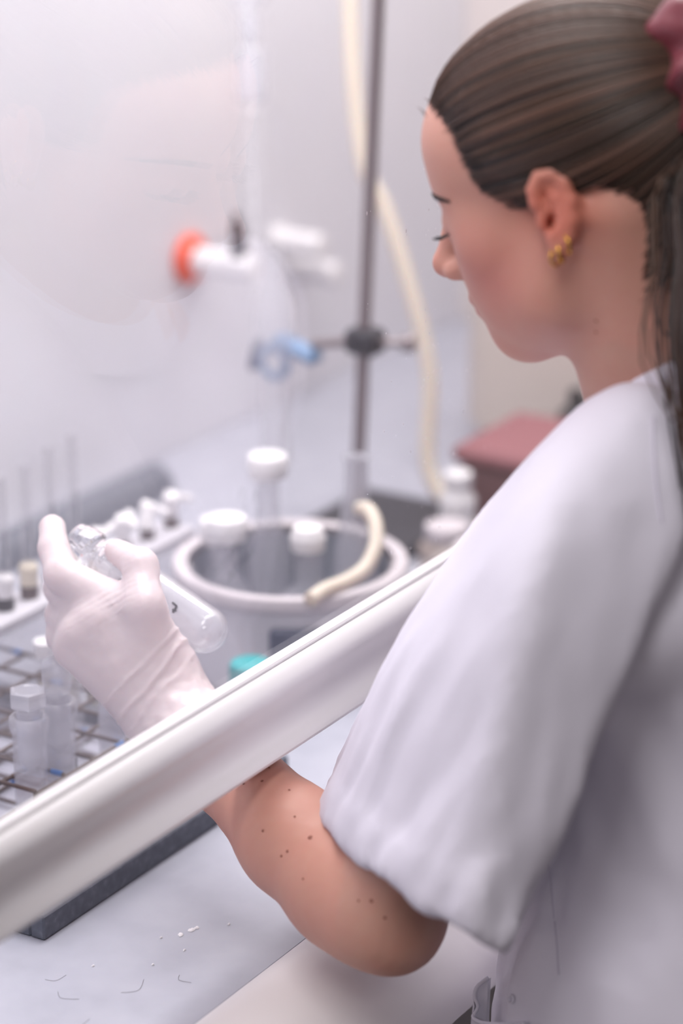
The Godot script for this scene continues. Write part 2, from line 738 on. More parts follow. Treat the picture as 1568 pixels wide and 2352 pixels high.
func build_hood() -> void:
	var w := HX1 - HX0
	var cx := (HX0 + HX1) / 2
	# the shell of the fume hood is the setting of the picture
	struct("wall_hood_back", box(Vector3(w, 1.30, 0.04), 0.001), M.hood_wall, Vector3(cx, B + 0.65, HZ - 0.02))
	struct("wall_hood_right", box(Vector3(0.04, 1.30, 0.68), 0.001), M.side_wall, Vector3(HX1 + 0.02, B + 0.65, -0.32))
	struct("wall_hood_left", box(Vector3(0.04, 1.30, 0.68), 0.001), M.hood_wall, Vector3(HX0 - 0.02, B + 0.65, -0.32))
	struct("ceiling_hood", box(Vector3(w + 0.08, 0.04, 0.72), 0.001), M.hood_wall, Vector3(cx, B + 1.32, -0.30))
	struct("wall_hood_header", box(Vector3(w + 0.08, 0.35, 0.04), 0.003), M.white_paint, Vector3(cx, B + 1.165, 0.08))
	struct("trim_1", box(Vector3(0.06, 1.34, 0.10), 0.004), M.white_paint, Vector3(HX0 - 0.03, B + 0.67, 0.05))
	struct("trim_2", box(Vector3(0.06, 1.34, 0.10), 0.004), M.white_paint, Vector3(HX1 + 0.03, B + 0.67, 0.05))
	var lamp := thing("hood_lamp", "long lamp in the roof of the fume hood", "lamp", Vector3(1.85, 2.24, -0.25))
	obj("housing", box(Vector3(1.46, 0.06, 0.36), 0.004), M.white_paint, lamp)
	obj("diffuser_lamp", box(Vector3(1.4, 0.006, 0.3), 0.001), M.lamp_glow, lamp, Vector3(0, -0.033, 0))
	# worktop and the base cabinets below
	struct("worktop", box(Vector3(w + 0.08, 0.04, 0.665), 0.002), M.worktop, Vector3(cx, B - 0.02, -0.3095))
	struct("cabinet_base", box(Vector3(w + 0.08, 0.79, 0.62), 0.003), M.white_paint, Vector3(cx, 0.515, -0.32))
	struct("trim_plinth", box(Vector3(w + 0.08, 0.12, 0.56), 0.003), M.dark, Vector3(cx, 0.06, -0.34))
	# rounded white airfoil sill along the front edge
	var pts := []
	for q in [[0.0232, 0.9515], [0.028, 0.9535], [0.036, 0.9535], [0.05, 0.951], [0.064, 0.946], [0.078, 0.938], [0.09, 0.928], [0.099, 0.916], [0.104, 0.902], [0.104, 0.892], [0.100, 0.892], [0.099, 0.9], [0.094, 0.913], [0.086, 0.923], [0.075, 0.932], [0.062, 0.939], [0.049, 0.9435], [0.036, 0.945], [0.0232, 0.945]]:
		pts.append(Vector2(q[0], q[1]))
	var sill := struct("trim_sill", extrude_x(pts, w + 0.08), M.sill, Vector3(cx, 0, 0))
	sill.set_meta("label", "rounded white sill along the front of the worktop")
	# sash: rail, pane, gasket, stiles and top rail
	var sash := thing("sash_window", "white framed sliding glass sash of the fume hood", "window", Vector3(cx, 1.072, 0))
	var rp := []
	for q in [[-0.014, 0.002], [-0.014, 0.0570], [-0.012, 0.0588], [-0.004, 0.0588], [0.0000, 0.0584], [0.0040, 0.0570], [0.0074, 0.0545], [0.0096, 0.0512], [0.0104, 0.0475], [0.0098, 0.0440], [0.0080, 0.0405], [0.0060, 0.0370], [0.0045, 0.0325], [0.0038, 0.0280], [0.0038, 0.0235], [0.0048, 0.0190], [0.0070, 0.0155], [0.0100, 0.0130], [0.0126, 0.0110], [0.0136, 0.0085], [0.0128, 0.0062], [0.0095, 0.0048], [0.0058, 0.0040], [0.0052, 0.0010], [0.0036, -0.0004], [-0.012, -0.0004]]:
		rp.append(Vector2(q[0], q[1]))
	obj("bottom_rail", extrude_x(rp, w - 0.02), M.sash_paint, sash)
	obj("gasket", box(Vector3(w - 0.06, 0.003, 0.009), 0.001), M.sash_paint, sash, Vector3(0, 0.0596, -0.0055))
	obj("pane", box(Vector3(w - 0.06, 0.84, 0.006), 0.0005), M.sash_glass, sash, Vector3(0, 0.478, -0.0055))
	for s in [-1, 1]:
		obj("stile", box(Vector3(0.03, 0.90, 0.026), 0.003), M.sash_paint, sash, Vector3(s * (w / 2 - 0.02), 0.45, -0.003))
	obj("top_rail", box(Vector3(w - 0.02, 0.03, 0.026), 0.003), M.sash_paint, sash, Vector3(0, 0.913, -0.003))


# ---------------------------------------------------------------- the person
# joints
const SHOULDER := Vector3(1.2414, 1.2597, 0.2020)
const ELBOW := Vector3(1.2387, 1.0165, 0.1085)
const WRIST := Vector3(1.3246, 1.0664, -0.1054)
const HEM := Vector3(1.2420, 1.0426, 0.1252)
const HEAD_AT := Vector3(1.3700, 1.4342, 0.1628)
const HEAD_SIZE := 0.94
const NECK_BASE := Vector3(1.400, 1.300, 0.238)
const SHOULDER_R := Vector3(1.575, 1.255, 0.225)
const ELBOW_R := Vector3(1.625, 1.000, 0.290)
const WRIST_R := Vector3(1.575, 0.840, 0.165)

var skin_f: Field
var head_f: Field
var head_frame: Transform3D
var folds: FastNoiseLite
var grain: FastNoiseLite


func build_person() -> void:
	folds = FastNoiseLite.new()
	folds.seed = 11
	folds.frequency = 1.0
	folds.fractal_octaves = 2
	grain = FastNoiseLite.new()
	grain.seed = 12
	grain.frequency = 1.0
	var turn := deg_to_rad(3.0)
	var nod := deg_to_rad(20.0)
	var tilt := deg_to_rad(-4.0)
	var ahead := Vector3(-sin(turn), 0, -cos(turn))
	var left := Vector3(-cos(turn), 0, sin(turn))
	var up := Vector3.UP * cos(nod) + ahead * sin(nod)
	var fwd := ahead * cos(nod) - Vector3.UP * sin(nod)
	head_frame = Transform3D(Basis(left * cos(tilt) + up * sin(tilt), up * cos(tilt) - left * sin(tilt), fwd) * Basis.from_scale(Vector3.ONE * HEAD_SIZE), HEAD_AT)
	var person := thing("person", "person in white short-sleeved lab coat and pale gloves, holding up a test tube", "person", Vector3(1.42, 0, 0.3))
	make_body(person)
	make_hair(person)
	make_coat(person)
	make_glove(person)
	make_lower(person)


func on(person: Node3D, called: String, mesh: Mesh, m: Material) -> MeshInstance3D:
	return obj(called, mesh, m, person, -person.position)


func mm(x: float, y: float, z: float) -> Vector3:
	return Vector3(x, y, z) * 0.001


func head_solid() -> Field:
	# local axes in metres: x to her left, y up, z forward; origin between the ear canals
	var f := Field.new()
	f.ball(mm(0, 42, -8), mm(71, 66, 93), 0.02)
	f.ball(mm(0, 44, 26), mm(58, 45, 57), 0.03)
	f.ball(mm(0, 20, 56), mm(46, 17, 30), 0.02)
	f.ball(mm(0, -18, 36), mm(52, 48, 42), 0.03)
	for s in [-1, 1]:
		f.ball(mm(33 * s, -14, 47), mm(26, 23, 26), 0.025)
		f.cone(mm(51 * s, -26, 2), mm(43 * s, -50, 20), 0.012, 0.015, 0.03)
		f.cone(mm(43 * s, -50, 20), mm(12 * s, -75, 62), 0.015, 0.014, 0.03)
	f.ball(mm(0, -32, 58), mm(34, 32, 32), 0.025)
	f.ball(mm(0, -50, 40), mm(42, 30, 38), 0.03)
	f.ball(mm(0, -76, 69), mm(18, 14, 16), 0.02)
	# eye sockets, lids
	for s in [-1, 1]:
		f.dig(mm(30 * s, 8, 94), mm(19, 10, 15), 0.014)
		f.ball(mm(30 * s, 6, 70), mm(14, 12.5, 14.5), 0.006)
	# nose
	f.cone(mm(0, 16, 84), mm(0, -20, 105), 0.0072, 0.0092, 0.010)
	f.ball(mm(0, -23, 108), mm(9.0, 8.2, 9.5), 0.007)
	for s in [-1, 1]:
		f.ball(mm(11 * s, -27, 97), mm(6.5, 6.5, 9), 0.006)
		f.dig(mm(6 * s, -35, 102), mm(3, 4, 4.5), 0.003)
	# lips
	f.ball(mm(0, -46, 88), mm(21, 5.5, 7.5), 0.006)
	f.ball(mm(0, -55, 87), mm(18, 6, 7.5), 0.006)
	f.dig(mm(0, -50.5, 97), mm(23, 1.5, 8), 0.003)
	# left and right ears
	for s in [-1, 1]:
		var out := Vector3(0.90 * s, 0.05, -0.42).normalized()
		var eu := Vector3(0.06 * s, 0.985, -0.14)
		eu = (eu - out * eu.dot(out)).normalized()
		var ef: Vector3 = eu.cross(out) * s
		if ef.z < 0:
			ef = -ef
		var at := mm(70.5 * s, 1, -9)
		var k := 0.78
		var e := func(z: float, y: float, o: float) -> Vector3: return at + (ef * (z * 0.92) + eu * y + out * o) * (0.001 * k)
		var bas := Basis(out, eu, ef).transposed()
		f.ball(e.call(-2, 2, 3), mm(5, 26, 14) * k, 0.006, bas)
		f.ball(e.call(1, -22, 4), mm(5.5, 11, 8) * k, 0.006, bas)
		f.dig(e.call(2, 11, 12), mm(8, 14, 8) * k, 0.003, bas)
		f.dig(e.call(4, -5, 10), mm(10, 9, 6.5) * k, 0.003, bas)
		var rim := [e.call(6, 4, 6), e.call(12, 12, 7), e.call(12, 22, 8), e.call(5, 31, 9.5), e.call(-6, 31, 11), e.call(-14, 22, 12), e.call(-16, 8, 12), e.call(-13, -6, 11), e.call(-7, -18, 9), e.call(-2, -26, 6)]
		for i in rim.size() - 1:
			f.cone(rim[i], rim[i + 1], 0.0034, 0.0033, 0.004)
		var fold := [e.call(0, 22, 7), e.call(-5, 12, 9), e.call(-7, 0, 9.5), e.call(-4, -10, 9), e.call(3, -14, 8)]
		for i in fold.size() - 1:
			f.cone(fold[i], fold[i + 1], 0.0028, 0.0025, 0.004)
		f.ball(e.call(11, -4, 6), mm(4, 6, 3.5) * k, 0.004, bas)
	return f


func make_body(person: Node3D) -> void:
	head_f = head_solid()
	var inv := head_frame.affine_inverse()
	# neck, trunk and arms in world axes
	skin_f = Field.new()
	skin_f.cone(head_frame * mm(0, -18, -30), NECK_BASE, 0.050, 0.055, 0.02)
	skin_f.cone(head_frame * mm(0, -38, 4), NECK_BASE + Vector3(0.0, -0.015, -0.030), 0.030, 0.035, 0.03)
	skin_f.cone(head_frame * mm(48, -8, -32), NECK_BASE + Vector3(-0.012, -0.01, -0.05), 0.013, 0.012, 0.03)
	skin_f.cone(NECK_BASE + Vector3(-0.02, -0.02, 0), SHOULDER + Vector3(0.014, -0.035, 0), 0.04, 0.039, 0.03)
	skin_f.cone(NECK_BASE + Vector3(0.02, -0.02, 0), SHOULDER_R + Vector3(0, -0.035, 0), 0.04, 0.042, 0.03)
	var mid := ELBOW.lerp(SHOULDER, 0.5)
	skin_f.cone(SHOULDER + Vector3(0.016, -0.035, 0), mid + Vector3(0.010, 0, 0.004), 0.038, 0.036, 0.02)
	skin_f.cone(mid + Vector3(0.010, 0, 0.004), ELBOW, 0.036, 0.033, 0.02)
	# elbow point and forearm
	skin_f.cone(ELBOW + Vector3(-0.002, -0.009, 0.010), ELBOW + Vector3(0.0, -0.004, -0.01), 0.0225, 0.028, 0.02)
	var fa := ELBOW.lerp(WRIST, 0.16) + Vector3(-0.004, -0.007, 0)
	var fb := ELBOW.lerp(WRIST, 0.38) + Vector3(-0.004, -0.006, 0)
	var fc := ELBOW.lerp(WRIST, 0.70) + Vector3(-0.001, -0.002, 0)
	skin_f.cone(ELBOW, fa, 0.0320, 0.0335, 0.015)
	skin_f.cone(fa, fb, 0.0335, 0.0325, 0.015)
	skin_f.cone(fb, fc, 0.0320, 0.0270, 0.015)
	skin_f.cone(fc, WRIST, 0.0270, 0.0230, 0.012)
	skin_f.cone(SHOULDER_R, ELBOW_R, 0.044, 0.034, 0.02)
	skin_f.cone(ELBOW_R, WRIST_R, 0.036, 0.023, 0.02)
	# trunk inside the coat
	skin_f.cone(Vector3(1.405, 1.23, 0.25), Vector3(1.415, 1.0, 0.265), 0.085, 0.075, 0.04)
	var whole := func(p: Vector3) -> float:
		var d := skin_f.d(p)
		var q: Vector3 = inv * p
		var far := q.distance_to(Vector3(0, 0.02, 0)) - 0.145
		if far > 0.02 and far > d + 0.02:
			return d
		return smin(d, head_f.d(q) * HEAD_SIZE, 0.016)
	var b := Build.new()
	net(whole, HEAD_AT + Vector3(-0.16, -0.19, -0.17), HEAD_AT + Vector3(0.17, 0.17, 0.17), 0.0024, b)
	var arm := func(p: Vector3) -> float: return skin_f.d(p)
	net(arm, Vector3(1.17, 0.95, -0.09), Vector3(1.36, 1.15, 0.19), 0.005, b)
	net(arm, Vector3(1.15, 0.80, 0.09), Vector3(1.70, 1.34, 0.37), 0.014, b)
	# colour: skin tone with blush, lips and fine unevenness
	var tone := Color(0.785, 0.585, 0.52).srgb_to_linear()
	var blush := Color(0.76, 0.47, 0.43).srgb_to_linear()
	var lip := Color(0.66, 0.34, 0.33).srgb_to_linear()
	b.c.resize(b.v.size())
	for i in b.v.size():
		var p := b.v[i]
		var q: Vector3 = inv * p
		var n := grain.get_noise_3dv(p * 60.0) * 0.5 + grain.get_noise_3dv(p * 260.0) * 0.35
		var c := tone
		if q.length() < 0.16:
			var cheek := exp(-(q - mm(50, -26, 50)).length_squared() / 0.0009) + exp(-(q - mm(-50, -26, 50)).length_squared() / 0.0009)
			var earred := exp(-(q - mm(76, 4, -12)).length_squared() / 0.0007)
			var nose := exp(-(q - mm(0, -26, 112)).length_squared() / 0.0002)
			c = c.lerp(blush, clampf(cheek * 0.75 + nose * 0.4, 0, 0.9)).lerp(Color(0.80, 0.44, 0.36).srgb_to_linear(), clampf(earred, 0, 0.8))
			var l := exp(-pow((q.y + 0.0505) / 0.008, 4)) * exp(-pow(q.x / 0.021, 4)) * (1.0 if q.z > 0.078 else 0.0)
			c = c.lerp(lip, l * 0.8)
		c = c.lerp(blush, clampf(0.12 + n * 0.25, 0, 0.4))
		b.c[i] = c
	b.smooth()
	on(person, "body", b.mesh(), M.skin)
	# moles on the forearm and the neck
	var spot := lathe([[0.0, 0.00045], [0.35, 0.0004], [0.7, 0.00025], [1.0, 0.0]], 12)
	var into := Vector3(0.80, -0.33, -0.49)
	for s in [[Vector3(1.1438, 1.0906, 0.1150), 3.0], [Vector3(1.1342, 1.0824, 0.1047), 2.0], [Vector3(1.1314, 1.0795, 0.1022), 1.8], [Vector3(1.1293, 1.0925, 0.0901), 1.8], [Vector3(1.1364, 1.1183, 0.0844), 2.0], [Vector3(1.1298, 1.1164, 0.0748), 1.5], [Vector3(1.1242, 1.1137, 0.0674), 1.3], [Vector3(1.1441, 1.1144, 0.0995), 1.5], [Vector3(1.1419, 1.1009, 0.1051), 1.3], [Vector3(1.1352, 1.0690, 0.1154), 1.5], [Vector3(1.1538, 1.0614, 0.1511), 2.5], [Vector3(1.1498, 1.0610, 0.1448), 1.6], [Vector3(1.1551, 1.0523, 0.1594), 2.0], [Vector3(1.1405, 1.1249, 0.0867), 1.3]]:
		mole(person, arm, spot, s[0], into, s[1] * 0.001)
	for s in [[Vector3(1.2327, 1.4087, 0.2503), 1.8], [Vector3(1.2313, 1.4032, 0.2517), 1.6]]:
		mole(person, whole, spot, s[0], into, s[1] * 0.001)
	make_face(person, inv)


func mole(person: Node3D, field: Callable, shape: Mesh, from: Vector3, d: Vector3, r: float) -> void:
	var p := touch(field, from, d)
	if absf(field.call(p)) > 0.003:
		return
	var n := slope(field, p)
	var o := obj("mole", shape, M.mole, person)
	var t := along(n, p - person.position)
	t.basis = t.basis * Basis.from_scale(Vector3(r * 0.5, 1, r * 0.5))
	o.transform = t


func make_face(person: Node3D, _inv: Transform3D) -> void:
	var rng := RandomNumberGenerator.new()
	rng.seed = 5
	for s in [-1, 1]:
		# lashes along the closed lid
		var lash := Build.new()
		for i in 26:
			var t := i / 25.0
			var x: float = s * lerpf(18.0, 44.0, t)
			var root: Vector3 = mm(x, 1.5 - 2.0 * sin(t * PI), 0)
			root.z = 0.0705 + 0.0145 * sqrt(maxf(0.05, 1.0 - pow((absf(x) - 30.0) / 15.0, 2))) * 0.93
			var tip := root + mm(s * (t - 0.45) * 5.0 + rng.randf_range(-1, 1), -2.0 + 3.0 * t, 8.0 + rng.randf_range(-1, 1.5))
			var half := root.lerp(tip, 0.5) + mm(0, -1.2, 0.3)
			tube([head_frame * root, head_frame * half, head_frame * tip], [0.0006, 0.0005, 0.0002], 4, false, lash)
		on(person, "eyelashes", lash.mesh(), M.lash)
		var brow := Build.new()
		for i in 190:
			var t := rng.randf()
			var x: float = s * lerpf(13.0, 50.0, t)
			var y := 20.0 + 6.0 * sin(t * 2.4) + rng.randf_range(-2.2, 2.2) * (1.0 - 0.6 * t)
			var p := touch(head_f.d, mm(x, y, 110), Vector3(0, 0, -1))
			var g := mm(s * 5.0, 1.5 - 3.5 * t, -1.2 - 3.0 * t)
			var q := touch(head_f.d, p + g + mm(0, 0, 4), Vector3(0, 0, -1))
			var n := slope(head_f.d, p) * 0.0006
			tube([head_frame * (p - n * 0.5), head_frame * ((p + q) * 0.5 + n), head_frame * (q + n)], [0.0005, 0.00045, 0.0002], 4, false, brow)
		on(person, "eyebrow", brow.mesh(), M.brow)
	# gold hoops in the lobe and a cuff at the rim of the ear
	for h in [[mm(76, -19, -8), 0.0058, 0.0010, Vector3(0.30, 0.1, 0.95)], [mm(78, -15, -14), 0.0055, 0.0009, Vector3(0.75, 0.1, 0.7)], [mm(76, -21, -4), 0.0048, 0.0008, Vector3(-0.2, 0.2, 0.95)], [mm(75.5, 21, -7), 0.0036, 0.0009, Vector3(0.3, 0.9, 0.3)]]:
		var ax: Vector3 = h[3].normalized()
		var sx := ax.cross(Vector3(0.1, 0.2, 0.97)).normalized() if absf(ax.y) > 0.5 else ax.cross(Vector3.UP).normalized()
		var sy := sx.cross(ax)
		var ring := []
		for i in 25:
			var a := TAU * i / 24.0
			ring.append(head_frame * (h[0] + mm(0, -2, 0) + (sx * cos(a) + sy * sin(a)) * h[1]))
		on(person, "earring", tube(ring, h[2], 8, false).mesh(), M.gold)


# ---------------------------------------------------------------- hair
const SKULL := Vector3(0, 0.043, -0.009)
const SKULL_R := Vector3(0.0752, 0.0705, 0.0975)
const KNOT := Vector3(0.0, 0.050, -0.099)
var scalp_r := PackedFloat32Array()
const SN := 72
const SM := 48


func steps(x: float, at: Array, to: Array) -> float:
	if x <= at[0]:
		return to[0]
	for i in at.size() - 1:
		if x < at[i + 1]:
			return lerpf(to[i], to[i + 1], (x - at[i]) / (at[i + 1] - at[i]))
	return to[-1]


func hair_zone(p: Vector3) -> float:
	# positive where hair grows (p on the scalp, head axes, millimetres inside)
	var y := p.y * 1000.0
	var z := p.z * 1000.0
	var zf := steps(y, [-2.0, 6.0, 27.0, 42.0, 60.0, 68.0, 75.0, 84.0], [8.0, 17.0, 34.0, 42.0, 46.0, 56.0, 74.0, 130.0])
	var yl := steps(z, [-34.0, 2.0, 7.0, 17.0, 30.0], [24.0, 24.0, 4.0, 0.0, 2.0])
	var front := minf(zf - z, y - yl)
	var zb := steps(y, [-60.0, -10.0, 11.0, 25.0, 40.0], [-40.0, -43.0, -37.0, -26.0, -15.0])
	var back := minf(zb - z, y + 62.0)
	return maxf(front, back) * 0.001


# distance of the scalp from the middle of the skull, from a table made once
func scalp(d: Vector3) -> Vector3:
	d = d.normalized()
	if scalp_r.is_empty():
		var f := Field.new()
		var inv := head_frame.affine_inverse()
		f.ball(SKULL, SKULL_R, 0.01)
		f.cone(mm(0, -18, -30), inv * NECK_BASE, 0.055, 0.061, 0.02)
		scalp_r.resize(SN * (SM + 1))
		for j in SM + 1:
			for i in SN:
				var ph := PI * j / SM
				var th := TAU * i / SN
				var e := Vector3(sin(ph) * cos(th), cos(ph), sin(ph) * sin(th))
				var r := 0.16
				for k in 40:
					var q := f.d(SKULL + e * r)
					if q < 0.0002:
						break
					r -= q * 0.8
				scalp_r[j * SN + i] = r
	var u := fposmod(atan2(d.z, d.x) / TAU, 1.0) * SN
	var v := acos(clampf(d.y, -1, 1)) / PI * SM
	var i0 := int(u) % SN
	var i1 := (i0 + 1) % SN
	var j0 := mini(int(v), SM - 1)
	var fu := u - floorf(u)
	var fv := v - j0
	var r0 := lerpf(scalp_r[j0 * SN + i0], scalp_r[j0 * SN + i1], fu)
	var r1 := lerpf(scalp_r[(j0 + 1) * SN + i0], scalp_r[(j0 + 1) * SN + i1], fu)
	return SKULL + d * lerpf(r0, r1, fv)


func make_hair(person: Node3D) -> void:
	var rng := RandomNumberGenerator.new()
	rng.seed = 31
	var b := Build.new()
	var dark := Color(0.09, 0.06, 0.055).srgb_to_linear()
	var light := Color(0.40, 0.285, 0.23).srgb_to_linear()
	var dk := (KNOT - SKULL).normalized()
	# closed cap under the strands
	var cap := Build.new()
	var cells := {}
	var seen := {}
	var nu := 300
	var nv := 200
	for j in nv + 1:
		for i in nu:
			var ph := PI * j / nv
			var th := TAU * i / nu
			var d := Vector3(sin(ph) * cos(th), cos(ph), sin(ph) * sin(th))
			var q := scalp(d)
			cells[[i, j]] = [hair_zone(q), q]
	for j in nv:
		for i in nu:
			var ids := [[i, j], [(i + 1) % nu, j], [(i + 1) % nu, j + 1], [i, j + 1]]
			var ok := true
			for c in ids:
				if cells[c][0] < 0.007:
					ok = false
			if ok:
				var k := []
				for c in ids:
					if not seen.has(c):
						seen[c] = cap.add(head_frame * cells[c][1])
					k.append(seen[c])
				cap.quad(k[0], k[1], k[2], k[3])
	on(person, "scalp_hair", cap.mesh(), M.hair_base)
	# strands from the hairline, over the scalp, to the knot
	var locks := FastNoiseLite.new()
	locks.seed = 8
	locks.frequency = 1.0
	var tries := 0
	var made := 0
	while made < 4200 and tries < 40000:
		tries += 1
		var d := Vector3(rng.randfn(), rng.randfn(), rng.randfn()).normalized()
		if hair_zone(scalp(d)) < 0 or d.dot(dk) > 0.985:
			continue
		# walk away from the knot to the hairline
		var ang := acos(clampf(d.dot(dk), -1, 1))
		var side := (d - dk * d.dot(dk)).normalized()
		var reach := ang
		while reach < 2.9 and hair_zone(scalp(dk * cos(reach) + side * sin(reach))) > 0:
			reach += 0.02
		var wispy := rng.randf() < 0.22
		reach += rng.randf_range(0.0, 0.085) if wispy else rng.randf_range(-0.09, 0.015)
		var az := atan2(side.dot(Vector3(1, 0, 0)), side.dot(dk.cross(Vector3(1, 0, 0))))
		var lock := locks.get_noise_1d(az * 22.0)
		var fine := locks.get_noise_1d(az * 90.0 + 40.0)
		var lift := 0.0016 + 0.0016 * lock + 0.0008 * fine + rng.randf_range(0, 0.0012)
		var seg := 18
		var pts := []
		var rad := []
		var wob := rng.randf_range(-0.02, 0.02)
		for k in seg + 1:
			var t := k / float(seg)
			var a := lerpf(reach, 0.06, t)
			var s2 := side.rotated(dk, wob * sin(t * PI))
			var q := scalp(dk * cos(a) + s2 * sin(a))
			var n := (q - SKULL).normalized()
			q += n * (lift * minf(1.0, 0.15 + t * 6.0) + 0.004 * t * t)
			if t > 0.9:
				q = q.lerp(KNOT + n * 0.006, (t - 0.9) * 4.0)
			pts.append(head_frame * q)
			rad.append(0.0006 * minf(1.0, (0.2 if wispy else 0.35) + t * (2.5 if wispy else 4.0)))
		var first := b.v.size()
		tube(pts, rad, 4, false, b)
		var tone := clampf(0.33 + lock * 1.15 + fine * 0.5 + rng.randf_range(-0.15, 0.15), 0.0, 1.0)
		var col := dark.lerp(light, tone * tone)
		for i in b.v.size() - first:
			b.c.append(col)
		made += 1
	# loose baby hair at the forehead and the nape
	for i in 60:
		var d := Vector3(rng.randf_range(-0.5, 0.5), rng.randf_range(0.35, 0.75), 1.0).normalized()
		var q := scalp(d)
		if absf(hair_zone(q)) > 0.006:
			continue
		var e := q + mm(rng.randf_range(-4, 4), rng.randf_range(4, 12), rng.randf_range(3, 9))
		var first := b.v.size()
		tube([head_frame * q, head_frame * (q.lerp(e, 0.5) + mm(0, 2, 1)), head_frame * e], [0.0003, 0.00025, 0.0001], 3, false, b)
		for k in b.v.size() - first:
			b.c.append(light)
	on(person, "hair_strands", b.mesh(), M.hair)
	# ponytail
	var p := Build.new()
	var root := head_frame * KNOT
	var backward := (head_frame.basis * Vector3(0, 0.25, -1)).normalized()
	for i in 420:
		var off := Vector3(rng.randfn(), rng.randfn(), rng.randfn()) * 0.006
		var wide := Vector3(rng.randfn() * 0.013, 0, rng.randfn() * 0.012)
		var pts := curve([root + off, root + backward * 0.035 + off * 1.3, root + backward * 0.045 + Vector3(-0.012, -0.03, 0) + off * 1.5 + wide * 0.5, root + Vector3(-0.0382, -0.0550, 0.0218) + wide * 0.8, root + Vector3(-0.0564, -0.0927, 0.0376) + wide, root + Vector3(-0.0750, -0.1350, 0.0497) + wide * 1.2, root + Vector3(-0.0916, -0.1774, 0.0612) + Vector3(0, rng.randf_range(-0.05, 0.02), 0) + wide * 0.8], 16)
		var first := p.v.size()
		tube(pts, 0.0009, 4, false, p)
		var col := dark.lerp(light, pow(rng.randf(), 2.0))
		for k in p.v.size() - first:
			p.c.append(col)
	# one loose strand beside the neck
	var first2 := p.v.size()
	tube(curve([head_frame * mm(45, -28, -62), Vector3(1.3096, 1.3916, 0.2352), Vector3(1.3074, 1.3793, 0.2399), Vector3(1.3095, 1.3680, 0.2509)], 14), 0.0009, 4, false, p)
	for k in p.v.size() - first2:
		p.c.append(light)
	on(person, "ponytail", p.mesh(), M.hair)
	# satin scrunchie round the root of the tail
	var r := Build.new()
	var ring_n := 160
	var ring_m := 22
	var kx := backward.cross(Vector3.UP).normalized()
	var ky := kx.cross(backward).normalized()
	for i in ring_n:
		var a := TAU * i / ring_n
		var puff := 0.5 + 0.5 * sin(a * 9.0 + 0.8 * sin(a * 4.0))
		var dir := kx * cos(a) + ky * sin(a)
		var c := root + backward * (0.016 + 0.004 * sin(a * 5.0)) + dir * (0.027 + 0.003 * puff) + Vector3(0, -0.006, 0)
		for j in ring_m:
			var t := TAU * j / ring_m
			var rr := 0.0175 + 0.0060 * puff + 0.0016 * sin(t * 5.0 + a * 13.0)
			r.add(c + dir * cos(t) * rr + backward * sin(t) * rr * 1.25)
	for i in ring_n:
		for j in ring_m:
			var i2 := (i + 1) % ring_n
			var j2 := (j + 1) % ring_m
			r.quad(i * ring_m + j, i2 * ring_m + j, i2 * ring_m + j2, i * ring_m + j2)
	on(person, "scrunchie", r.mesh(), M.scrunchie)


